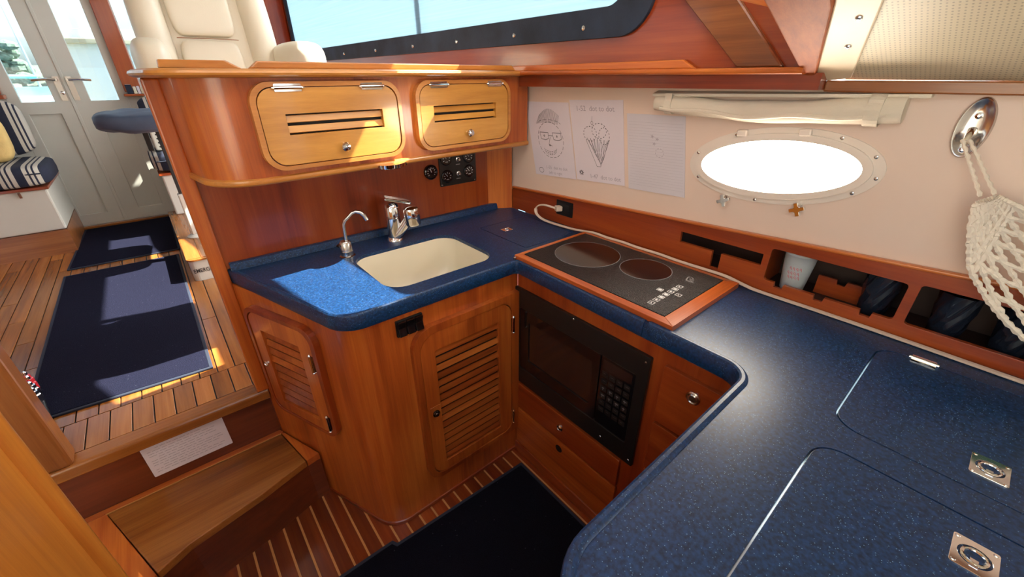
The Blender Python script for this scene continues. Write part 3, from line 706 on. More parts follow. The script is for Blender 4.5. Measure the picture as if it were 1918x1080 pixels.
# ---- microwave
mw = thing('microwave', 'black built in microwave oven below the cooktop', 'microwave', (1.0, .705, .40))
MB().plate(FX, rr(-.985, .397, -.426, .810, .004, 2), [rr(-.952, .470, -.462, .734, .003, 2)], .0006, .012).build('trim_frame', 'black_plastic', mw, bevel=.002)
MB().box(.850, 1.16, .445, .968, .405, .797).build('case', 'black_plastic', mw)
dm = MB().plate(FX, rr(-.950, .472, -.585, .732, .004, 2), [rr(-.905, .520, -.612, .690, .006, 3)], -.001, .010).build('door', 'black_gloss', mw, bevel=.0015)
MB().plate(FX, rr(-.905, .520, -.612, .690, .006, 3), (), .002, .006).build('window', 'mw_glass', dm)
cp = MB().plate(FX, rr(-.583, .472, -.464, .732, .004, 2), (), -.001, .009).build('control_panel', 'black_gloss', mw, bevel=.0015)
MB().plate(FX, rr(-.575, .690, -.472, .724, .003, 2), (), .009, .0095).build('display', 'mw_glass', cp)
for r in range(6):
    for c in range(4):
        a = -.574+c*.0265; b = .662-r*.0275
        k = MB().plate(FX, rr(a, b, a+.021, b+.019, .002, 2), (), .009, .0098).build('key', 'black_plastic', cp)
        mb = MB(); mb.ribbon(FX, [(a+.006, b+.012), (a+.014+.003*((r+c) % 2), b+.012)], .0035 if r in (2, 3) else .002, .0102)
        if r in (2, 3): mb.ribbon(FX, [(a+.010, b+.004), (a+.010, b+.016)], .002, .0102)
        mb.build('key_print', 'print_grey' if r in (2, 3) else 'mark_faint', k)
for (y, z) in ((.972, .79), (.972, .60), (.972, .42), (.70, .803), (.44, .79), (.44, .415), (.55, .425)):
    MB().lathe([(.004, 0), (.003, .0015)], FX(-y, z, .012), FX.n, 8).build('screw', 'steel', mw)

# ---- near peninsula base
nb = thing('peninsula_cabinet', 'red cherry base cabinet under the near blue worktop', 'cabinet', (.7, -.3, 0))
MB().plate(XY, [(.225, .182), (.8465, .182), (.8465, .164), (.243, .164), (.243, -.86), (.225, -.86)], (), 0.001, .8745).build('body', 'red_z', nb)

# ================================================================== WORKTOP
ct = thing('countertop', 'speckled navy blue solid surface worktop, U shaped around the galley', 'countertop', (.8, .6, .875))
cpath = fillet([(.0675, 1.4945), (.2330, .951), (.8195, .951), (.8085, .199), (.192, .199), (.192, -.9)], {1: .085, 2: .018, 3: .05, 4: .10}, 10)
cout = cpath+[(1.209, -.9), (1.209, 1.4945)]
lid1 = (.787, -.345, 1.133, .044); lid2 = (.30, -.345, .716, .044); lid3 = (.923, 1.02, 1.17, 1.30)
rs1 = (.05, .05, .05, .05)
g = .0028
holes = [rr(.402, 1.022, .792, 1.338, .065, 8)] + [rr(l[0]-g, l[1]-g, l[2]+g, l[3]+g, r+g, 6) for l, r in ((lid1, .04), (lid2, .04), (lid3, .008))]
MB().plate(XY, cout, holes, .876, .920).build('slab', 'corian', ct, bevel=.004, seg=3)
# raised rounded lip along the free edge
prof = [(-.001, .878), (-.003, .882), (-.003, .9165), (-.001, .9215), (.003, .9240), (.009, .9240), (.0135, .9215), (.016, .9185), (.016, .90), (.005, .878)]
i1 = max(i for i, p in enumerate(cpath) if p[1] > .90 and p[0] > .8)
A_ = cpath[:i1+1]+[(.8125, .452)]; B_ = [(.8122, .440)]+cpath[i1+1:]
fix(sweep(MB(), A_, [(s, z-(.003 if 0 else 0)) for s, z in prof]).build('edge_lip', 'corian', ct, smooth=True, ang=28))
fix(sweep(MB(), B_, [(s, z+(.0025 if z > .9 else 0)) for s, z in prof]).build('edge_lip', 'corian', ct, smooth=True, ang=28))
# upstand along the bulkhead
MB().plate(frame((0, 0, 0), (0, 1, 0), (0, 0, 1)), fillet([(1.470, .920), (1.4945, .920), (1.4945, .945), (1.476, .945)], {3: .006}, 4), w0=.075, w1=1.15).build('upstand', 'corian', ct, bevel=.0015)
def lid(l, r, name='hatch_lid'):
    return MB().plate(XY, rr(*l, r, 8), (), .900, .9200).build(name, 'corian', ct, bevel=.0015, seg=2)
def flush_latch(cx, cy, parent, s=1.0, turn=0):
    F = frame((cx, cy, .9200), (cos(turn), sin(turn), 0), (-sin(turn), cos(turn), 0))
    o = MB().plate(F, rr(-.0275*s, -.0220*s, .0275*s, .0220*s, .003*s, 3), [ell(0, 0, .017*s, .0165*s, 24)], -.0005, .0018).build('flush_latch', 'chrome', parent, bevel=.0005)
    # latch parts sit in one flush plate
    mb = MB().plate(F, ell(0, 0, .017*s, .0165*s, 24), (), -.006, -.004)
    mb.tube([F(.0125*s*cos(t), .012*s*sin(t), .001) for t in [2*pi*i/24 for i in range(24)]], .0024*s, 8, closed=True)
    mb.obox(F(-.012*s, 0, .0015), F.u*.007*s, F.v*.004*s, F.n*.001)
    for a in (-1, 1):
        for b in (-1, 1): mb.lathe([(.0028*s, 0), (.0022*s, .0012)], F(a*.0232*s, b*.0178*s, .0017), F.n, 10)
    mb.build('pull_ring', 'chrome', parent, smooth=True)
l1 = lid(lid1, .04); flush_latch(.8535, -.148, l1)
l2 = lid(lid2, .04); flush_latch(.6485, -.148, l2)
l3 = lid(lid3, .008); flush_latch(.993, 1.214, l3, .75)
for y in (-.03, -.27):
    mb = MB().tube([(1.134, y-.024, .9225), (1.134, y+.024, .9225)], .0035, 10)
    mb.box(1.118, 1.150, y-.020, y+.020, .9198, .9215); mb.build('hinge', 'chrome', l1, smooth=True)
MB().lathe([(.006, 0), (.006, .004), (.003, .006)], (.818, .958, .9275), n=12).build('corner_stud', 'steel', ct, smooth=True)

# ---- sink
snk = thing('sink', 'cream undermounted rectangular sink basin', 'sink', (.597, 1.18, .75))
def loopz(x0, y0, x1, y1, r, z): return [(x, y, z) for x, y in rr(x0, y0, x1, y1, r, 8)]
prof_s = [(.3985, 1.0185, .7955, 1.3415, .068, .8758), (.3985, 1.0185, .7955, 1.3415, .068, .908), (.4035, 1.0235, .7905, 1.3365, .063, .9085), (.4055, 1.0255, .7885, 1.3345, .061, .895),
          (.410, 1.030, .784, 1.330, .06, .80), (.418, 1.038, .776, 1.322, .06, .765), (.44, 1.06, .754, 1.30, .055, .752), (.50, 1.12, .69, 1.24, .04, .749)]
mb = MB(); L_ = [loopz(*p) for p in prof_s]; n = len(L_[0]); vs = [v for l in L_ for v in l]; fs = []
for i in range(len(L_)-1):
    for k in range(n): fs.append((i*n+k, i*n+(k+1) % n, (i+1)*n+(k+1) % n, (i+1)*n+k))
fs.append(tuple((len(L_)-1)*n+k for k in range(n))); mb.add(vs, fs)
fix(mb.build('basin', 'cream', snk, smooth=True, ang=50))
MB().lathe([(.036, 0), (.036, .002), (.030, .0025), (.028, .0005), (.006, .0008)], (.60, 1.18, .7492), n=24).build('drain', 'steel', snk, smooth=True)

# ---- mixer tap
fa = thing('mixer_faucet', 'chrome single lever mixer tap behind the sink', 'faucet', (.60, 1.40, .92))
MB().lathe([(.030, 0), (.030, .004), (.026, .010), (.024, .014)], (.600, 1.400, .920), n=24).build('base', 'chrome', fa, smooth=True)
ax = Vector((0.05, .06, 1)).normalized()
MB().lathe([(.023, 0), (.025, .02), (.027, .055), (.0275, .075), (.026, .077), (.026, .080), (.0275, .082), (.0275, .112), (.024, .124), (.015, .132), (.004, .134)], (.600, 1.40, .930), ax, 26).build('body', 'chrome', fa, smooth=True)
top = Vector((.600, 1.40, .930))+ax*.132
MB().obox(top+Vector((.018, -.012, .008)), Vector((.045, -.010, -.013)), Vector((.006, .022, 0)), Vector((.0016, 0, .0050))).build('lever', 'chrome', fa, bevel=.004, seg=3)
hd = Vector((.655, 1.352, 1.014))
MB().tube([(.602, 1.395, .935), (.615, 1.385, .952), (.632, 1.372, .978), (.645, 1.362, 1.003), (.655, 1.353, 1.014)], [.020, .0195, .018, .0165, .016], 16).build('spout', 'chrome', fa, smooth=True)
MB().lathe([(.020, -.036), (.026, -.034), (.0285, -.028), (.0295, .020), (.027, .029), (.018, .035), (.004, .036)], hd, (-.05, .05, 1), 26).build('spray_head', 'chrome', fa, smooth=True)
# ---- filter tap
ftp = thing('filter_tap', 'small chrome filter water tap with gooseneck spout beside the sink', 'faucet', (.404, 1.36, .92))
MB().lathe([(.026, 0), (.026, .003), (.021, .006), (.0205, .018), (.0215, .020), (.0205, .024), (.020, .048), (.015, .055), (.006, .056)], (.404, 1.362, .920), n=22).build('body', 'steel', ftp, smooth=True)
gp = [Vector((.408, 1.362, .962)), Vector((.409, 1.362, 1.00)), Vector((.410, 1.362, 1.030)), Vector((.416, 1.359, 1.045)), Vector((.428, 1.354, 1.056)), Vector((.440, 1.350, 1.068)), Vector((.452, 1.345, 1.072)), Vector((.464, 1.340, 1.068)), Vector((.474, 1.335, 1.057)), Vector((.480, 1.332, 1.040))]
MB().tube(gp, [.0058]*7+[.0064, .0070, .0072], 12).build('spout', 'steel', ftp, smooth=True)
MB().obox((.390, 1.365, .966), (.014, .004, .004), (-.002, .007, 0), (0, 0, .003)).build('lever', 'bronze', ftp, bevel=.002)

# ================================================================== COOKTOP
ck = thing('cooktop', 'black two burner ceramic cooktop in an orange wooden frame', 'cooktop', (1.0, .68, .92))
FK = frame((0, 0, .935), (1, 0, 0), (0, 1, 0))
xo0, xo1, yo0, yo1 = .8245, 1.184, .384, .938; xi0, xi1, yi0, yi1 = .851, 1.166, .421, .925
yo1 = .968; yi1 = .951
for pts, m in (([(xo0, yo0), (xi0, yi0), (xi0, yi1), (xo0, yo1)], 'cherry_y'), ([(xo1, yo1), (xi1, yi1), (xi1, yi0), (xo1, yo0)], 'cherry_y'),
               ([(xo0, yo0), (xo1, yo0), (xi1, yi0), (xi0, yi0)], 'cherry_x'), ([(xo0, yo1), (xi0, yi1), (xi1, yi1), (xo1, yo1)], 'cherry_x')):
    MB().plate(XY, pts, (), .9203, .936).build('frame_rail', m, ck, bevel=.0012, seg=2)
gl = MB().plate(XY, rr(xi0+.001, yi0+.001, xi1-.001, yi1-.001, .004, 2), (), .9205, .9375).build('glass', 'cook_glass', ck, bevel=.001)
for (cx, cy, r) in ((1.013, .811, .108), (1.057, .614, .0775)):
    mb = MB().plate(frame((cx, cy, .9375), (1, 0, 0), (0, 1, 0)), ell(0, 0, r, r, 56), (), 0, .0003); b_ = mb.build('burner', 'black_gloss', gl)
    MB().plate(frame((cx, cy, .9375), (1, 0, 0), (0, 1, 0)), ell(0, 0, r+.0012, r+.0012, 56), [ell(0, 0, r-.0002, r-.0002, 56)], 0, .0005).build('burner_ring', 'print_grey', b_)
FC = frame((.957, .482, .9376), (1, 0, 0), (0, 1, 0))
def key(a, b, s=.008, dot=0, m='print_white'):
    mb = MB().plate(FC, rr(a-s, b-s, a+s, b+s, .001, 1), [rr(a-s+.0014, b-s+.0014, a+s-.0014, b+s-.0014, .0006, 1)], 0, .0003)
    if dot == 1: mb.plate(FC, ell(a, b, .0034, .0034, 14), (), 0, .0003)
    if dot == 2: mb.ribbon(FC, [(a-.004, b-.003), (a+.004, b+.003)], .0016, .0003); mb.ribbon(FC, [(a-.004, b+.003), (a, b)], .0016, .0003)
    if dot == 3: mb.plate(FC, rr(a-.0045, b-.0045, a+.0045, b+.0045, .001, 1), (), 0, .0003)
    mb.build('touch_key', m, gl)
for i in range(7): key(-.071+i*.0235, 0, dot=(2, 1, 3, 3, 1, 3, 2)[i])
key(.012, .026, dot=3); key(.022, -.024, dot=2)
mb = MB()   # stylised mark printed in the far corner
FLG = frame((1.098, .487, .9376), (.95, .3, 0), (-.3, .95, 0))
arc = [(-.016, .010), (.004, .010)]+[(.004+.0075*cos(pi/2-pi*i/8), .0025+.0075*sin(pi/2-pi*i/8)) for i in range(9)]+[(-.004, -.005)]
mb.ribbon(FLG, arc, .0034, .0003); mb.ribbon(FLG, [(-.016, .0115), (-.024, -.012)], .0034, .0003)
for k in range(3): mb.ribbon(FLG, [(-.013+k*.007, .003), (-.017+k*.007, -.010)], .0026, .0003)
mb.build('printed_mark', 'print_grey', gl)

# ================================================================== UPPER CABINET
uc = thing('upper_cabinet', 'cherry wall cabinet with two honey coloured flap doors above the sink', 'cabinet', (.6, 1.4, 1.22))
FU = frame((.180, 1.265, 0), (1.035, .07, 0), (0, 0, 1))
ufoot = fillet([(.062, 1.4945), (.098, 1.2595), (1.205, 1.3344)], {1: .13}, 14)
MB().plate(XY, ufoot+[(1.205, 1.4945)], (), 1.222, 1.4675).build('carcass', 'cherry_z', uc, smooth=True)
fix(sweep(MB(), ufoot, [(.004, 1.2125), (-.004, 1.2125), (-.0085, 1.2165), (-.0095, 1.222), (-.0085, 1.2275), (-.003, 1.2305), (.004, 1.2305)]).build('bottom_moulding', 'amber_x', uc, smooth=True))
rail = fillet([(.020, 1.535), (.050, 1.2270), (1.20, 1.305)], {1: .06}, 8)
fix(sweep(MB(), rail, [(.006, 1.4680), (-.004, 1.4690), (-.012, 1.4735), (-.014, 1.4780), (-.012, 1.4825), (-.004, 1.4870), (.26, 1.4875), (.26, 1.4680)]).build('top_rail', 'amber_x', uc, smooth=True))
for (a, b, c, d) in ((-.117, .010, .004, .03), (.075, .93, .035, .02)):
    MB().plate(frame((.18, 1.248, 0), (1.035, .07, 0), (0, 0, 1)), [(a-c*.6, 1.487), (b+d, 1.487), (b, 1.5035), (a, 1.5035)], (), -.02, -.004).build('fiddle', 'amber_x', uc, bevel=.003)
def flap(a0, a1, z0, z1, h0, h1, knob, hg, tilt=0):
    d = louvre_door(FU, uc, (a0, z0, a1, z1), .052, (a0+.016, z0+.013, a1-.014, z1-.014), .042, (h0, 1.332, h1, 1.383), 2, ('amber_x', 'honey_x', 'honey_x', 'x'), ang=32, ringw=.012)
    c = FU(knob, 1.290, .018)
    MB().lathe([(.006, 0), (.006, .006), (.012, .012), (.013, .016), (.010, .021), (.003, .0225)], c, FU.n, 20).build('knob', 'chrome', d, smooth=True)
    for a in hg: hinge(FU, a, z1-.014, d, l=.066, vert=False)
flap(.032, .448, 1.244, 1.459, .108, .382, .247, (.128, .358))
flap(.500, .915, 1.244, 1.459, .566, .842, .706, (.592, .835))
# lamp under the cabinet
lp = thing('cabinet_lamp', 'oval chrome lamp fixed under the upper cabinet', 'lamp', (.585, 1.31, 1.205))
MB().lathe([(.045, 0), (.050, .004), (.052, .0155)], (.585, 1.315, 1.2055), n=28, sx=1.4).build('housing', 'chrome', lp, smooth=True)
MB().lathe([(.030, -.002), (.036, .0), (.036, .001)], (.585, 1.315, 1.2052), n=28, sx=1.4).build('lens', 'cream', lp, smooth=True)
# ---- gauges on the bulkhead
gp_ = thing('gauge_panel', 'black instrument panel with four round gauges under the upper cabinet', 'gauge panel', (.955, 1.49, 1.06))
MB().plate(FB, rr(.868, 1.060, 1.050, 1.205, .003, 2), (), .0005, .005).build('plate', 'black_plastic', gp_, bevel=.001)
for (x, z) in ((.902, 1.170), (1.012, 1.168), (.902, 1.100), (1.012, 1.108)):
    o = MB().lathe([(.0265, 0), (.0265, .004), (.0235, .006), (.022, .004)], FB(x, z, .005), FB.n, 26).build('gauge', 'black_gloss', gp_, smooth=True)
    mb = MB(); Fg = frame(FB(x, z, .0093), FB.u, FB.v)
    for i in range(7):
        t = math.radians(210-i*40); mb.ribbon(Fg, [(.012*cos(t), .012*sin(t)), (.018*cos(t), .018*sin(t))], .0028, .0)
    mb.ribbon(Fg, [(0, 0), (.009*cos(2.2), .009*sin(2.2))], .0018, .0); mb.ribbon(Fg, [(-.006, -.012), (.006, -.012)], .0022, .0)
    mb.build('dial_print', 'print_white' if z != 1.100 else 'print_grey', o)
for (x, z) in ((.958, 1.162), (.957, 1.104)):
    MB().lathe([(.010, 0), (.010, .003), (.006, .004), (.005, .016), (.003, .018)], FB(x, z, .005), FB.n, 16).build('toggle', 'steel', gp_, smooth=True)
    MB().ribbon(FB, [(x-.010, z-.020), (x+.010, z-.020)], .0035, .0056).build('switch_print', 'print_grey', gp_)
for (x, z) in ((.876, 1.067), (1.042, 1.067)): MB().lathe([(.0035, 0), (.0025, .0015)], FB(x, z, .005), FB.n, 10).build('screw', 'steel', gp_)
rg = thing('round_gauge', 'single round black gauge left of the instrument panel', 'gauge', (.827, 1.49, 1.10))
MB().lathe([(.029, 0), (.029, .010), (.025, .013), (.023, .010), (.002, .0105)], FB(.827, 1.127, .0005), FB.n, 28).build('case', 'black_gloss', rg, smooth=True)
mb = MB(); Fg = frame(FB(.827, 1.127, .0115), FB.u, FB.v)
for i in range(9):
    t = math.radians(220-i*32); mb.ribbon(Fg, [(.014*cos(t), .014*sin(t)), (.019*cos(t), .019*sin(t))], .0016, 0)
mb.ribbon(Fg, [(0, 0), (-.004, .014)], .002, 0); mb.build('dial_print', 'print_white', rg)

# ================================================================== HULL SIDE RACK
FR = frame((1.2115, 0, 0), (0, -1, 0), (0, 0, 1))
rk = thing('storage_rack', 'red wooden storage rack board with cut openings along the hull side', 'rack', (1.25, .3, .92))
slot = [(-.600, .994), (-.492, .994), (-.490, .943), (-.464, .943), (-.464, .994), (-.353, .994), (-.353, 1.028), (-.600, 1.028)]
def notched(y1, y0, z0, z1, ns, r=.008):
    pts = [(-y1, z0)]
    for n_ in ns: pts += [(-n_-.012, z0), (-n_-.010, z0-.013), (-n_+.010, z0-.013), (-n_+.012, z0)]
    pts += [(-y0, z0), (-y0, z1), (-y1, z1)]
    m = len(pts); return fillet(pts, {0: r, m-1: r, m-2: r, m-3: r}, 4)
c1 = notched(.336, .050, .957, 1.051, (.296, .200, .100)); c2 = notched(.030, -.235, .957, 1.057, ()); c3 = notched(-.262, -.55, .957, 1.06, ())
MB().plate(FR, [(-1.436, .921), (.95, .921), (.95, zt(-.95)), (-1.436, zt(1.436))], [slot, c1, c2, c3], -.012, 0).build('board', 'red_y', rk, bevel=.0012)
fix(MB().add([FR(-1.436, zt(1.436)-.004, .004), FR(.95, zt(-.95)-.004, .004), FR(.95, zt(-.95)+.004, .004), FR(-1.436, zt(1.436)+.004, .004),
          FR(-1.436, zt(1.436)-.004, -.0125), FR(.95, zt(-.95)-.004, -.0125), FR(.95, zt(-.95)+.004, -.0125), FR(-1.436, zt(1.436)+.004, -.0125)],
         [(0, 1, 2, 3), (4, 7, 6, 5), (0, 4, 5, 1), (1, 5, 6, 2), (2, 6, 7, 3), (3, 7, 4, 0)]).build('cap', 'cherry_y', rk, bevel=.003, seg=3))
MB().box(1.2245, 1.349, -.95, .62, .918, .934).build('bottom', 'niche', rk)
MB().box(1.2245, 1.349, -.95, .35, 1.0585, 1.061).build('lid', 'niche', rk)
MB().box(1.2557, 1.349, -.95, 1.43, 1.066, 1.070).build('lid', 'niche', rk)  # unseen strip added to keep stray light out of the niche
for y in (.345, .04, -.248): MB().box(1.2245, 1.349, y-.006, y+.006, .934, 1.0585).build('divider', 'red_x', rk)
MB().plate(frame((1.290, 0, 0), (0, -1, 0), (0, 0, 1)), [(-.230, .934), (-.13, .934), (-.13, .985), (-.165, .985), (-.168, .972), (-.185, .972), (-.188, .985), (-.230, .985)], (), -.008, 0).build('inner_fiddle', 'red_y', rk)
# cup and tumblers
cup = thing('plastic_cup', 'frosted white plastic cup with red print in the rack', 'cup', (1.262, .277, .934))
MB().lathe([(.026, 0), (.028, .002), (.036, .080), (.0375, .105), (.0395, .106), (.0395, .112), (.037, .112), (.034, .078), (.026, .004)], (1.262, .277, .9345), n=28).build('shell', 'cup_plastic', cup, smooth=True, ang=60)
def wrap(mb, pts2, wd):
    for i in range(len(pts2)-1):
        q = []
        (a0, z0), (a1, z1) = pts2[i], pts2[i+1]; d = Vector((a1-a0, z1-z0)); nn = Vector((-d.y, d.x)).normalized()*wd/2
        for (a, z) in ((a0+nn.x, z0+nn.y), (a0-nn.x, z0-nn.y), (a1-nn.x, z1-nn.y), (a1+nn.x, z1+nn.y)):
            r = .028+(z-.002)*.1026+.0007; t = pi+.15+a/r; q.append((1.262+r*cos(t), .277+r*sin(t), .9345+z))
        mb.add(q, [(0, 1, 2, 3)])
mb = MB()
for row, zz in enumerate((.066, .052, .040)):
    x = .014-(row % 2)*.003
    for k in range(4):
        wrap(mb, [(x, zz), (x-.002, zz+.009), (x-.0045, zz+.009), (x-.005, zz+.0045), (x-.001, zz+.0045)], .0014); x -= .0078
mb.build('print', 'print_pink', cup)
tb = None
for i, (y, lab) in enumerate(((.098, 'dark swirled glass tumbler in the same opening as the cup'), (-.035, 'dark swirled glass tumbler just past the rack divider'), (-.135, 'dark swirled glass tumbler farthest right behind the net'))):
    t = thing('tumbler', lab, 'tumbler', (1.272, y, .9345), group='dark glass tumblers in the rack')
    mb = MB(); n = 36; prof_t = [(.024, 0), (.027, .004), (.030, .03), (.034, .07), (.036, .108), (.034, .108), (.028, .03), (.022, .008)]
    vs = []; fs = []
    for j, (r, h) in enumerate(prof_t):
        for k in range(n):
            a = 2*pi*k/n+h*14; q = r*(1+.05*(1 if k % 4 < 2 else -1)) if 0 < j < 5 else r
            vs.append((1.272+q*cos(a), y+q*sin(a), .9345+h))
    for j in range(len(prof_t)-1):
        for k in range(n): fs.append((j*n+k, j*n+(k+1) % n, (j+1)*n+(k+1) % n, (j+1)*n+k))
    fs.append(tuple(range(n))[::-1]); fs.append(tuple((len(prof_t)-1)*n+k for k in range(n)))
    mb.add(vs, fs); mb.build('glass', 'plum_glass', t, smooth=True, ang=50)
# outlet, plug and cord
ot = thing('power_outlet', 'black power outlet plate on the rack board', 'outlet', (1.21, 1.10, .966))
MB().plate(FR, rr(-1.150, .960, -1.060, 1.020, .003, 2), (), .0005, .004).build('plate', 'black_plastic', ot, bevel=.001)
MB().plate(FR, rr(-1.095, .985, -1.080, 1.005, .002, 2), (), .004, .0055).build('socket', 'rubber', ot)
cd = thing('extension_lead', 'cream three rib power cord running along the worktop edge', 'cord', (1.19, .4, .9205))
cl = [(1.190, 1.135, .988), (1.184, 1.165, .991), (1.178, 1.195, .992), (1.170, 1.218, .985), (1.163, 1.226, .970), (1.160, 1.215, .950), (1.166, 1.180, .934), (1.176, 1.12, .9275), (1.186, 1.04, .9265),
      (1.187, .985, .932), (1.187, .93, .9395), (1.185, .86, .9395), (1.190, .80, .9395), (1.187, .73, .9395), (1.191, .65, .9395), (1.187, .58, .9395), (1.190, .50, .9395), (1.191, .43, .9395), (1.194, .375, .930), (1.197, .33, .9245), (1.199, .2, .9245), (1.198, .05, .9245), (1.194, -.08, .9245), (1.190, -.2, .9245), (1.188, -.4, .9245), (1.186, -.8, .9245)]
def catmull(p, k=5):
    p = [Vector(q) for q in p]; out = []
    for i in range(len(p)-1):
        a, b, c, d = p[max(i-1, 0)], p[i], p[i+1], p[min(i+2, len(p)-1)]
        for j in range(k):
            t = j/k; out.append(.5*((2*b)+(c-a)*t+(2*a-5*b+4*c-d)*t*t+(3*b-a-3*c+d)*t**3))
    return out+[p[-1]]
cc = catmull(cl)
for s in (-1, 0, 1):
    off = []
    for i, q in enumerate(cc):
        tdir = (cc[min(i+1, len(cc)-1)]-cc[max(i-1, 0)]).normalized(); side = Vector((-tdir.y, tdir.x, 0))
        side = side.normalized() if side.length > .2 else Vector((1, 0, 0))
        off.append(q+side*s*.0042)
    MB().tube(off, .0028, 7).build('rib', 'cable', cd, smooth=True)
MB().obox((1.197, 1.128, .988), (.012, -.006, 0), (.006, .012, 0), (0, 0, .010)).build('plug', 'cable', cd, bevel=.003)

# ================================================================== DRAWINGS ON THE LINING
def sheet(name, label, q, m):
    """q: four corners (y,z) tl,tr,br,bl"""
    c = Vector((1.2235, sum(p[0] for p in q)/4, min(p[1] for p in q)))
    t = thing(name, label, 'drawing', c)
    MB().plate(FH, [(-y, z) for y, z in q], (), .0012, .0024).build('sheet', m, t)
    tl, tr, br, bl = [Vector((-y, z)) for y, z in q]
    def G(u, v, h=0):
        p = (tl*(1-u)+tr*u)*(1-v)+(bl*(1-u)+br*u)*v; return FH(p.x, p.y, .0024+h)
    return t, G
def loop(cx, cy, a, b, n=40, t0=0, t1=2*pi): return [(cx+a*cos(t0+(t1-t0)*i/n), cy+b*sin(t0+(t1-t0)*i/n)) for i in range(n+1)]
def dashes(mb, G, pts, wd, on=2, off=1):
    for i in range(0, len(pts)-1, on+off):
        mb.ribbon(G, pts[i:i+on+1], wd, .0003)
pt1, G = sheet('face_drawing', 'pencil drawing of a face with glasses, leftmost sheet', [(1.366, 1.377), (1.130, 1.382), (1.065, 1.112), (1.292, 1.098)], 'paper')
mb = MB()
dashes(mb, G, loop(.50, .50, .30, .24, 60), .007, 2, 1)
dashes(mb, G, loop(.50, .29, .28, .06, 24, pi, 2*pi), .006, 3, 1)
for i in range(22):
    t = i/21; x = .20+.5*t; mb.ribbon(G, [(x, .29-.02*sin(t*3)), (x+.10-.04*t, .17-.07*sin(pi*t)*1.2)], .006, .0003)
for cx in (.36, .66):
    dashes(mb, G, [(cx-.10, .40), (cx+.10, .40), (cx+.10, .48), (cx+.02, .50), (cx-.08, .49), (cx-.10, .40)], .008, 1, 0); mb.ribbon(G, loop(cx, .445, .014, .01, 8), .01, .0003)
mb.ribbon(G, [(.46, .44), (.56, .44)], .007, .0003); mb.ribbon(G, [(.50, .46), (.45, .56), (.53, .58)], .007, .0003); mb.ribbon(G, loop(.47, .57, .012, .009, 8), .012, .0003)
for k in range(3): dashes(mb, G, loop(.47, .60+.022*k, .16-.01*k, .055, 24, .2, pi-.2), .007, 2, 1)
mb.ribbon(G, loop(.17, .93, .06, .035, 16), .006, .0003)
mb.build('pencil_lines', 'pencil', pt1)
Fp = lambda G, u, v, s: frame(G(u, v), (G(u+.1, v)-G(u, v)), (G(u, v-.1)-G(u, v)))
text('caption', '1-55  dot to dot', Fp(G, .30, .90, 1), .018, 'pencil_faint', pt1, .0004)
text('caption', 'left to right', Fp(G, .36, .97, 1), .016, 'pencil_faint', pt1, .0004)
pt2, G = sheet('cone_drawing', 'pencil dot to dot drawing of an ice cream cone, middle sheet', [(1.1255, 1.391), (.888, 1.399), (.841, 1.127), (1.0605, 1.114)], 'paper')
mb = MB()
for (cx, cy, a, b) in ((.37, .40, .13, .09), (.55, .36, .14, .09), (.64, .42, .10, .10)): dashes(mb, G, loop(cx, cy, a, b, 30), .009, 1, 1)
for i in range(7):
    t = i/6; mb.ribbon(G, [(.30+.40*t, .46+.02*(t-.5)), (.43+.30*t*.35, .60+.20*t*.9)], .006, .0003)
    mb.ribbon(G, [(.72-.42*t, .46+.02*(.5-t)), (.60-.2*t*.6, .62+.16*(1-abs(t-.4)))], .006, .0003)
mb.ribbon(G, [(.28, .48), (.47, .80), (.54, .80), (.74, .46)], .006, .0003)
mb.ribbon(G, loop(.42, .27, .02, .022, 10), .006, .0003); mb.ribbon(G, [(.42, .25), (.43, .19)], .005, .0003)
for i in range(9): t = 2*pi*i/9; mb.ribbon(G, [(.12+.012*cos(t), .90+.012*sin(t)), (.12+.05*cos(t), .90+.035*sin(t))], .012, .0003)
mb.build('pencil_lines', 'pencil', pt2)
text('caption', '1-52  dot to dot', Fp(G, .12, .13, 1), .026, 'pencil_faint', pt2, .0004)
text('caption', '1-47  dot to dot', Fp(G, .30, .955, 1), .021, 'pencil_faint', pt2, .0004)
pt3, G = sheet('faint_drawing', 'faint lined paper sheet in a clear sleeve, nearest the porthole', [(.867, 1.360), (.662, 1.363), (.617, 1.131), (.824, 1.123)], 'paper_thin')
mb = MB()
for k in range(24): mb.ribbon(G, [(.03, .10+k*.036), (.97, .10+k*.036)], .0016, .0003)
mb.build('ruled_lines', 'pencil_faint', pt3)
mb = MB()
for (a, b) in ((.46, .27), (.54, .30), (.49, .36)):
    for i in range(5): t = i*1.25; mb.ribbon(G, [(a, b), (a+.03*cos(t), b+.022*sin(t))], .008, .0003)
dashes(mb, G, loop(.58, .47, .07, .055, 18), .007, 1, 1)
mb.build('pencil_marks', 'pencil_faint', pt3)

# ================================================================== ROLLED CURTAIN
cu = thing('rolled_curtain', 'cream fabric blind rolled up and strapped above the porthole', 'curtain', (1.2, .45, 1.36))
fix(MB().add([(1.2235, .765, 1.414), (1.195, .765, 1.414), (1.195, .765, 1.422), (1.2235, .765, 1.430), (1.2235, .145, 1.428), (1.195, .145, 1.428), (1.195, .145, 1.436), (1.2235, .145, 1.4365)],
         [(0, 1, 2, 3), (4, 7, 6, 5), (0, 4, 5, 1), (1, 5, 6, 2), (2, 6, 7, 3), (3, 7, 4, 0)]).build('batten', 'linen', cu, bevel=.002))
path = []; rad = []
for i in range(25):
    t = i/24; y = .752-.575*t; sag = .014*sin(pi*t)**1.3
    path.append((1.203, y, 1.397+.009*t-sag)); rad.append(.0165+.006*abs(math.sin(t*9))*.4+.004*t)
mb = MB().tube(path, rad, 16, flat=1.25); mb.build('roll', 'linen', cu, smooth=True)
path2 = [(x-.014, y, z-.010-.004*math.sin(i*.7)) for i, (x, y, z) in enumerate(path)]
MB().tube(path2[1:-1], [.008]*23, 10, flat=.8).build('hem_fold', 'linen', cu, smooth=True)
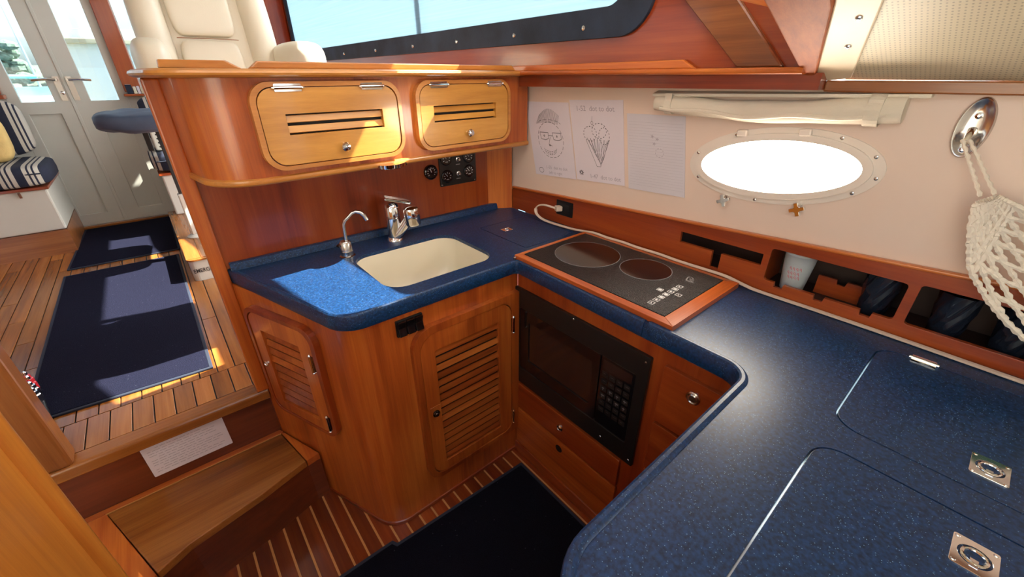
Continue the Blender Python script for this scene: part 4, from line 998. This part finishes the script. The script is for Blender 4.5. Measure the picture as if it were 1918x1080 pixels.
for t, wd in ((.09, .022), (.905, .026)):
    i = round(t*24); x, y, z = path[i]; mb = MB(); r = rad[i]+.0025
    pts = [(x+r*1.02*cos(a), z+r*1.32*sin(a)) for a in [2*pi*k/20 for k in range(20)]]
    mb.plate(frame((0, y-wd/2, 0), (1, 0, 0), (0, 0, 1)), pts, [[(x+(px-x)*.9, z+(pz-z)*.9) for px, pz in pts]], -wd, 0)
    mb.box(x-r*.9, x-r*.9+.003, y-wd/2, y+wd/2, z, 1.424)
    mb.build('strap', 'linen', cu, bevel=.001)

# ================================================================== CLEAT AND NET
cl_ = thing('oval_hook', 'polished oval recessed hook plate on the white lining', 'hook', (1.22, .07, 1.33))
FO = frame((1.225, .070, 1.378), (0, -1, 0), (0, 0, 1))
mb = MB(); n = 36; rings = [(.026, .055, .0005), (.026, .055, .006), (.0235, .0525, .009), (.020, .049, .008), (.016, .044, .004), (.008, .03, .0025)]
vs = [FO(a*cos(2*pi*k/n), b*sin(2*pi*k/n), c) for a, b, c in rings for k in range(n)]
fs = [(i*n+k, i*n+(k+1) % n, (i+1)*n+(k+1) % n, (i+1)*n+k) for i in range(len(rings)-1) for k in range(n)]+[tuple((len(rings)-1)*n+k for k in range(n))]
mb.add(vs, fs); mb.build('dish', 'steel', cl_, smooth=True, ang=60)
MB().tube([FO(0, -.004, .004), FO(0, -.012, .016), FO(0, -.020, .020), FO(0, -.026, .017)], [.007, .006, .0055, .005], 10).build('hook', 'chrome', cl_, smooth=True)
for b in (.022, -.040): MB().lathe([(.006, 0), (.005, .003), (.002, .004)], FO(0, b, .004), FO.n, 12).build('screw', 'chrome', cl_)
net = thing('hanging_net', 'white crocheted net hammock hanging from the oval hook', 'net', (1.15, -.1, 1.02))
hk = FO(0, -.020, .022); kn = Vector((1.150, .012, 1.276))
mb = MB()
def rope(mb, a, b, r=.0030, sag=0):
    a, b = Vector(a), Vector(b); k = max(2, int((b-a).length/.004)); pts = []; rs = []
    for i in range(k+1):
        t = i/k; pts.append(a.lerp(b, t)+Vector((.0006*sin(i*2.1), .0006*cos(i*1.7), -sag*sin(pi*t)))); rs.append(r*(1+.25*sin(i*1.6)))
    mb.tube(pts, rs, 6)
rope(mb, hk+Vector((0, .006, 0)), (1.152, .014, 1.268)); rope(mb, hk-Vector((0, .004, 0)), (1.146, -.002, 1.276)); mb.build('hanging_cord', 'rope', net, smooth=True)
# surface: s along the net (0 = gathered end), t around from top edge (0) to bottom edge (1)
def NS(s, t):
    topc = Vector((1.146, -.006, 1.272)).lerp(Vector((1.085, -.42, 1.205)), s)+Vector((0, 0, -.03*sin(pi*min(1, s*.9))))
    botc = Vector((1.150, .010-.62*s, 1.180-.245*(1-math.exp(-4.2*s))))
    if s < .05: botc = Vector((1.150, .014, 1.255)).lerp(botc, s/.05)
    q = topc.lerp(botc, t); q.x += .045*sin(pi*t)*min(1, s*3)-.0; return q
dn = MB()
ns = [0, .004, .012, .022, .034, .048, .062]
for i, s in enumerate(ns):
    for t in [k/7 for k in range(7)]: rope(dn, NS(s, t), NS(s, t+1/7), .0050)
for t in [k/6 for k in range(7)]:
    for a, b in zip(ns[:-1], ns[1:]): rope(dn, NS(a, t), NS(b, t), .0050)
dn.build('crocheted_end', 'rope', net, smooth=True)
md = MB(); R_, K = 10, 6
s_of = lambda i: .062+.6*(i/R_)
for i in range(R_):
    for k in range(K):
        c = .5 if i % 2 else 0
        t0 = min(1, (k+c)/K); 
        for dk in (-.5, .5):
            t1 = (k+c+dk)/K
            if 0 <= t1 <= 1 and 0 <= t0 <= 1: rope(md, NS(s_of(i), t0), NS(s_of(i+1), t1), .0046)
    for e in (0, 1): rope(md, NS(s_of(i), e), NS(s_of(i+1), e), .0055)
md.build('netting', 'rope', net, smooth=True)
gw = MB().sell((1.172, -.205, 1.075), .016, .06, .035, .7, .7, rot=Matrix.Rotation(.7, 3, 'X')); tag(gw.build('green_package', 'green_wrap', smooth=True, ang=180), 'dark green package glimpsed through the white net', 'package')

# ================================================================== SALON FURNITURE
pf = thing('platform', 'low white step platform with teak top and emergency lettering', 'platform', (.5, 3.2, .44))
ppl = fillet([(1.165, 2.70), (-.040, 2.735), (-.052, 3.95), (1.165, 3.95)], {1: .03}, 5)
MB().plate(XY, ppl, (), .4405, .560).build('side', 'white_paint', pf)
MB().plate(XY, fillet([(1.165, 2.690), (-.046, 2.725), (-.058, 3.95), (1.165, 3.95)], {1: .035}, 5), (), .560, .571).build('edge', 'teak_x', pf, bevel=.003)
xx = -.045
while xx < 1.1:
    MB().box(xx, xx+.066, 2.74, 3.94, .5708, .5735).build('plank', 'teak_y', pf, bevel=.0006, seg=1); xx += .070
text('lettering', 'EMERGENCY', frame((-.032, 2.7337, .490), (1.205, -.035, 0), (0, 0, 1)), .033, 'print_black', pf, .0008, w=.74, bold=.0004)
# table on pedestal
tb_ = thing('pedestal_table', 'small table under a dark blue fabric cover on a white pedestal', 'table', (.065, 3.15, .5735))
MB().lathe([(.055, 0), (.055, .006), (.045, .012), (.028, .02), (.026, .03)], (.055, 3.17, .5737), n=24).build('foot', 'white_paint', tb_, smooth=True)
MB().box(.030, .080, 3.145, 3.195, .59, .845).build('pedestal', 'white_paint', tb_, bevel=.006)
MB().box(.038, .072, 3.153, 3.187, .845, 1.235).build('post', 'rubber', tb_, bevel=.003)
MB().box(-.02, .005, 3.22, 3.25, 1.09, 1.235).build('bracket', 'rubber', tb_, bevel=.003)
tc_ = MB().sell((.13, 3.22, 1.262), .325, .27, .044, .35, .35, 40, 16); 
for v in tc_.v: v.z += .006*sin(v.x*31)*cos(v.y*23)+(-.012 if v.z < 1.26 else .0)*(.5+.5*sin(v.x*17+v.y*13))
tc_.build('cover', 'table_cover', tb_, smooth=True, ang=180)
# settees
def settee(label, x0, x1, z0, zc, port, clab):
    s = thing('settee_base', label, 'settee', ((x0+x1)/2, 4.1, z0))
    MB().box(x0, x1, 3.80, 4.395, z0+.158 if port else z0, .855).build('front', 'white_paint', s, bevel=.01)
    if port:
        MB().box(x0, x1-.002, 3.803, 4.395, z0, z0+.156).build('plinth', 'brown_x', s)
        MB().box(x0+.0, x0+.012, 3.80, 3.803, z0, z0+.156).build('plinth_joint', 'red_z', s)
    MB().box(x0-(0 if port else .012), x1+(.012 if port else 0), 3.785, 4.39, .8555, .872).build('seat_edge', 'red_x', s, bevel=.003)
    c = thing('striped_cushion', clab[0], 'cushion', ((x0+x1)/2, 4.0, .873), group='navy and cream striped settee cushions')
    xa, xb = (x0, x1+.045) if port else (x0-.03, x1)
    o = MB().sell(((xa+xb)/2, 4.035, .938), (xb-xa)/2, .28, .066, .32, .3, 40, 16).build('pad', 'striped', c, smooth=True, ang=180)
    MB().tube([(xa+.03, 3.772, .952), (xb-.03, 3.772, .952)], .004, 8).build('piping', 'navy_cloth', c, smooth=True)
    b = thing('back_cushion', clab[1], 'cushion', ((x0+x1)/2, 4.2, .99), group='navy and cream striped settee backs')
    MB().sell(((xa+xb)/2-(.03 if port else -.03), 4.20, 1.186), (xb-xa)/2-.01, .075, .175, .35, .4, 40, 16, Matrix.Rotation(-.12, 3, 'X')).build('pad', 'striped', b, smooth=True, ang=180)
settee('white settee base with wooden plinth left of the doors', -1.6, -.580, .4405, .87, True, ('striped seat cushion left of the white doors', 'striped backrest cushion behind the yellow pillow'))
settee('white settee base on the platform right of the doors', -.012, 1.1, .5737, .87, False, ('striped seat cushion right of the white doors', 'striped backrest cushion behind the blue covered table'))
tag(MB().obox((-.70, 3.790, .835), (.006, 0, 0), (0, .004, 0), (0, 0, .016)).build('seat_latch', 'brown_z', bevel=.002), 'small wooden turn latch under the left settee edge', 'latch')
tag(MB().sell((-.78, 4.01, 1.15), .125, .07, .145, .55, .55, 40, 20, Matrix.Rotation(-.2, 3, 'X')).build('fluffy_pillow', 'fluffy', smooth=True, ang=180), 'fluffy mustard yellow pillow on the left striped settee', 'pillow')
bx = thing('perforated_box', 'white perforated plastic box on the right striped cushion', 'box', (.055, 3.95, 1.004))
MB().box(.015, .16, 3.93, 4.05, 1.005, 1.15).build('shell', 'white_paint', bx, bevel=.012, seg=3)
MB().tube([(.02, 3.935, 1.15), (.03, 3.93, 1.185), (.12, 3.93, 1.185), (.15, 3.935, 1.15)], .007, 8).build('handle', 'white_paint', bx, smooth=True)
for r in range(4):
    for c in range(4): MB().lathe([(.006, 0), (.006, .001)], (.045+c*.028, 3.9305, 1.03+r*.027), (0, -1, 0), 10).build('hole', 'dark', bx)
# books on the aft shelf
xx = -.02
for i, (wd, h, m, lab) in enumerate(((.035, .11, 'navy_cloth', 'thick dark book at the left end of the aft shelf'), (.018, .085, 'cream', 'pale slim book next to the thick dark book'), (.016, .09, 'paper', 'second pale slim book on the aft shelf'), (.02, .082, 'boat_tan', 'tan book at the right end of the aft shelf row'))):
    b = thing('book', lab, 'book', (xx+wd/2, 4.35, 1.3605), group='books on the aft shelf')
    MB().box(xx, xx+wd, 4.31, 4.39, 1.3605, 1.3605+h*.55).build('cover', m, b, bevel=.002); MB().box(xx+.003, xx+wd-.003, 4.313, 4.391, 1.3625, 1.3605+h*.55+.0005).build('pages', 'paper', b); xx += wd+.004
# helm seat
hs = thing('helm_seat', 'cream leather helm seat with armrests behind the cabinet rail', 'seat', (.33, 2.1, .44))
MB().lathe([(.20, 0), (.20, .01), (.06, .03), (.05, .06), (.05, .55)], (.33, 2.18, .4405), n=24).build('pedestal', 'steel', hs, smooth=True)
MB().sell((.33, 2.05, 1.08), .26, .26, .085, .35, .4, 36, 14).build('seat_cushion', 'leather', hs, smooth=True, ang=180)
def sideprof(z):   # half width and centre of the back at height z
    t = (z-1.05)/1.15; return .178+.030*math.sin(pi*min(1, t*1.1))-.06*max(0, t-.75)
bk = MB(); vs = []; fs = []; n = 40; hz = [1.02+1.14*i/22 for i in range(23)]
def bloop(z, c, hw, dp, e=.45): 
    out = []
    for k in range(n):
        a = 2*pi*k/n; sx = math.copysign(abs(cos(a))**e, cos(a))*hw; sy = math.copysign(abs(sin(a))**e, sin(a))*dp
        out.append((c+sx, 2.10+.16*(z-1.0)+sy, z))
    return out
for z in hz:
    e = max(.15, min(1, (2.17-z)/.12))**.5; vs += bloop(z, .297, sideprof(z)*e, .055*e)
fs = [(i*n+k, i*n+(k+1) % n, (i+1)*n+(k+1) % n, (i+1)*n+k) for i in range(len(hz)-1) for k in range(n)]+[tuple(range(n))[::-1], tuple((len(hz)-1)*n+k for k in range(n))]
bk.add(vs, fs).build('back_shell', 'leather', hs, smooth=True, ang=180)
for s in (-1, 1):
    pth = [(.297+s*(sideprof(z)-.034), 2.10+.16*(z-1.0)-.050, z) for z in hz[2:-2]]
    MB().tube(pth, [.040+.012*math.sin(pi*i/(len(pth)-1)) for i in range(len(pth))], 16).build('side_bolster', 'leather', hs, smooth=True, ang=180)
for (za, zb, hw) in ((1.60, 2.06, .100), (1.14, 1.592, .098)):
    MB().sell((.285, 2.046+.16*((za+zb)/2-1.0), (za+zb)/2), hw, .030, (zb-za)/2, .22, .3, 36, 16, Matrix.Rotation(-.158, 3, 'X')).build('back_panel', 'leather', hs, smooth=True, ang=180)
MB().tube([(.187, 2.015+.16*.596, 1.596), (.285, 2.008+.16*.596, 1.597), (.383, 2.015+.16*.596, 1.596)], .0012, 8).build('seam', 'brown_x', hs, smooth=True)
for (cx, w_, zt_, yaw) in ((.088, .050, 1.583, .0), (.556, .070, 1.590, .0)):
    MB().sell((cx, 1.99, zt_-.085), w_, .19, .085, .55, .6, 36, 18).build('armrest', 'leather', hs, smooth=True, ang=180)
    MB().box(cx-.02, cx+.02, 2.08, 2.16, 1.10, zt_-.09).build('arm_bracket', 'steel', hs, bevel=.005)

# ================================================================== OUTSIDE
MB().add([(-300, -300, -.9), (300, -300, -.9), (300, 300, -.9), (-300, 300, -.9)], [(0, 1, 2, 3)]).build('water', 'water', kind=ST)['label'] = 'calm harbour water outside'
def hull(name, label, cx, cy, z, L_, B_, H, m, yaw=0, cabin=None, mast=None, cover=None):
    t = thing(name, label, 'boat', (cx, cy, z))
    ca, sa = cos(yaw), sin(yaw); TR = lambda x, y, zz: (cx+x*ca-y*sa, cy+x*sa+y*ca, z+zz)
    mb = MB(); st = 9; vs = []; fs = []
    for i in range(st):
        u = i/(st-1); hw = B_/2*(1-u**3)*.98+.02; x = -L_/2+L_*u
        vs += [TR(x, -hw, H+.15*u), TR(x, -hw*.75, 0), TR(x, hw*.75, 0), TR(x, hw, H+.15*u)]
    for i in range(st-1):
        for k in range(4): fs.append((i*4+k, i*4+(k+1) % 4, (i+1)*4+(k+1) % 4, (i+1)*4+k))
    fs += [(0, 1, 2, 3), tuple((st-1)*4+k for k in (3, 2, 1, 0))]
    fix(mb.add(vs, fs).build('hull', m, t))
    if cabin:
        for (x0, x1, w_, z0, z1, mm) in cabin:
            c = MB(); pts = fillet([(x0, z0), (x1, z0), (x1-.25*(x1-x0)*.3, z1), (x0+.05, z1)], {2: .15, 3: .12}, 4)
            c.plate(frame(TR(0, w_/2, 0), (ca, sa, 0), (0, 0, 1)), pts, (), 0, w_); c.build('cabin', mm, t)
    if mast:
        MB().tube([TR(mast[0], 0, H), TR(mast[0], 0, H+mast[1])], .06, 8).build('mast', 'alu', t)
        MB().tube([TR(mast[0], 0, H+1.0), TR(mast[0]-L_*.42, 0, H+1.05)], .10, 8).build('boom', cover or 'boat_blue', t)
    return t
big = thing('motor_yacht', 'large white motor yacht with tan rail moored right behind the doors', 'boat', (2.0, 9.6, -.9))
MB().plate(XY, fillet([(-.55, 8.4), (4.8, 8.2), (4.8, 12), (-.35, 12)], {0: .5, 1: .3}, 6), (), -.9, 1.86).build('superstructure', 'boat_white', big)
MB().plate(XY, fillet([(-.66, 8.3), (4.9, 8.1), (4.9, 12.1), (-.45, 12.1)], {0: .55, 1: .3}, 6), (), 1.86, 1.92).build('roof_rail', 'boat_tan', big, bevel=.02)
MB().plate(XY, fillet([(-.45, 8.5), (4.7, 8.3), (4.7, 11.9), (-.3, 11.9)], {0: .5, 1: .3}, 6), (), 1.92, 2.05).build('roof', 'boat_white', big, bevel=.05)
MB().plate(XY, [(.55, 8.9), (.85, 8.9), (.75, 9.2)], (), 2.05, 2.55).build('fin', 'boat_white', big)
hull('sailboat', 'white sailing boat with teal sail cover in the harbour', -3.6, 22, -.9, 8, 2.6, 1.3, 'boat_white', .25, [(-2, 2, 1.6, 1.2, 1.75, 'boat_white')], (.5, 9), 'boat_teal')
hull('sailboat', 'sailing boat with blue hull and blue sail cover in the harbour', -2.6, 15, -.9, 6, 2.2, 1.15, 'boat_blue', .1, [(-1.6, 1.2, 1.4, 1.1, 1.6, 'boat_white')], (.4, 8), 'boat_blue')
hull('sailboat', 'farther white sailing boat with blue sail cover in the harbour', -6.2, 30, -.9, 9, 2.8, 1.4, 'boat_white', -.2, [(-2, 2, 1.8, 1.3, 1.9, 'boat_white')], (.5, 10), 'boat_blue')
hull('sailboat', 'farthest sailing boat with teal cover near the trees', -4.2, 36, -.9, 9, 2.8, 1.4, 'boat_white', .4, [(-2, 2, 1.8, 1.3, 1.9, 'boat_teal')], (.5, 9.5), 'boat_teal')
dk = thing('dock', 'wooden dock with yellow edge behind the boat', 'dock', (-2, 8, -.9))
MB().box(-7, -.75, 7.4, 9.0, .30, .42).build('deck', 'boat_tan', dk); MB().box(-7, -.75, 7.35, 7.42, .42, .55).build('edge', 'boat_yellow', dk)
for x in (-6.5, -4.5, -2.5, -1.0): MB().lathe([(.12, 0), (.12, 1.25)], (x, 7.8, -.9), n=10).build('pile', 'land', dk)
MB().sell((0, 75, -1.5), 160, 12, 4.2, 1, 1, 60, 14).build('far_shore', 'land', kind=ST)['label'] = 'low green far shore'
rt = random.Random(5)
for i, x in enumerate((-19.5, -15.5, -11.5, -7.5, -3.5)):
    lab = ('leftmost leafy tree on the far shore', 'second leafy tree from the left on the far shore', 'tallest leafy tree in the middle of the far shore', 'fourth leafy tree from the left on the far shore', 'rightmost leafy tree on the far shore')[i]
    t = thing('tree', lab, 'tree', (x, 62+i % 3, -.9), group='trees on the far shore'); h = 3.4+(2.0 if i == 2 else rt.uniform(0, 1))
    MB().tube([(x, 62+i % 3, -1), (x+.2, 62+i % 3, h*.7)], [.25, .1], 8).build('trunk', 'land', t)
    cr = MB()
    for k in range(26):
        a = rt.uniform(0, 6.28); rr_ = rt.uniform(.2, 1.5); cr.sell((x+rr_*cos(a), 62+i % 3+rr_*sin(a), h*.72+rt.uniform(-1.4, 1.6)), rt.uniform(.4, .8), rt.uniform(.4, .8), rt.uniform(.3, .6), 1, 1, 8, 5)
    cr.build('crown', 'foliage', t, smooth=True)
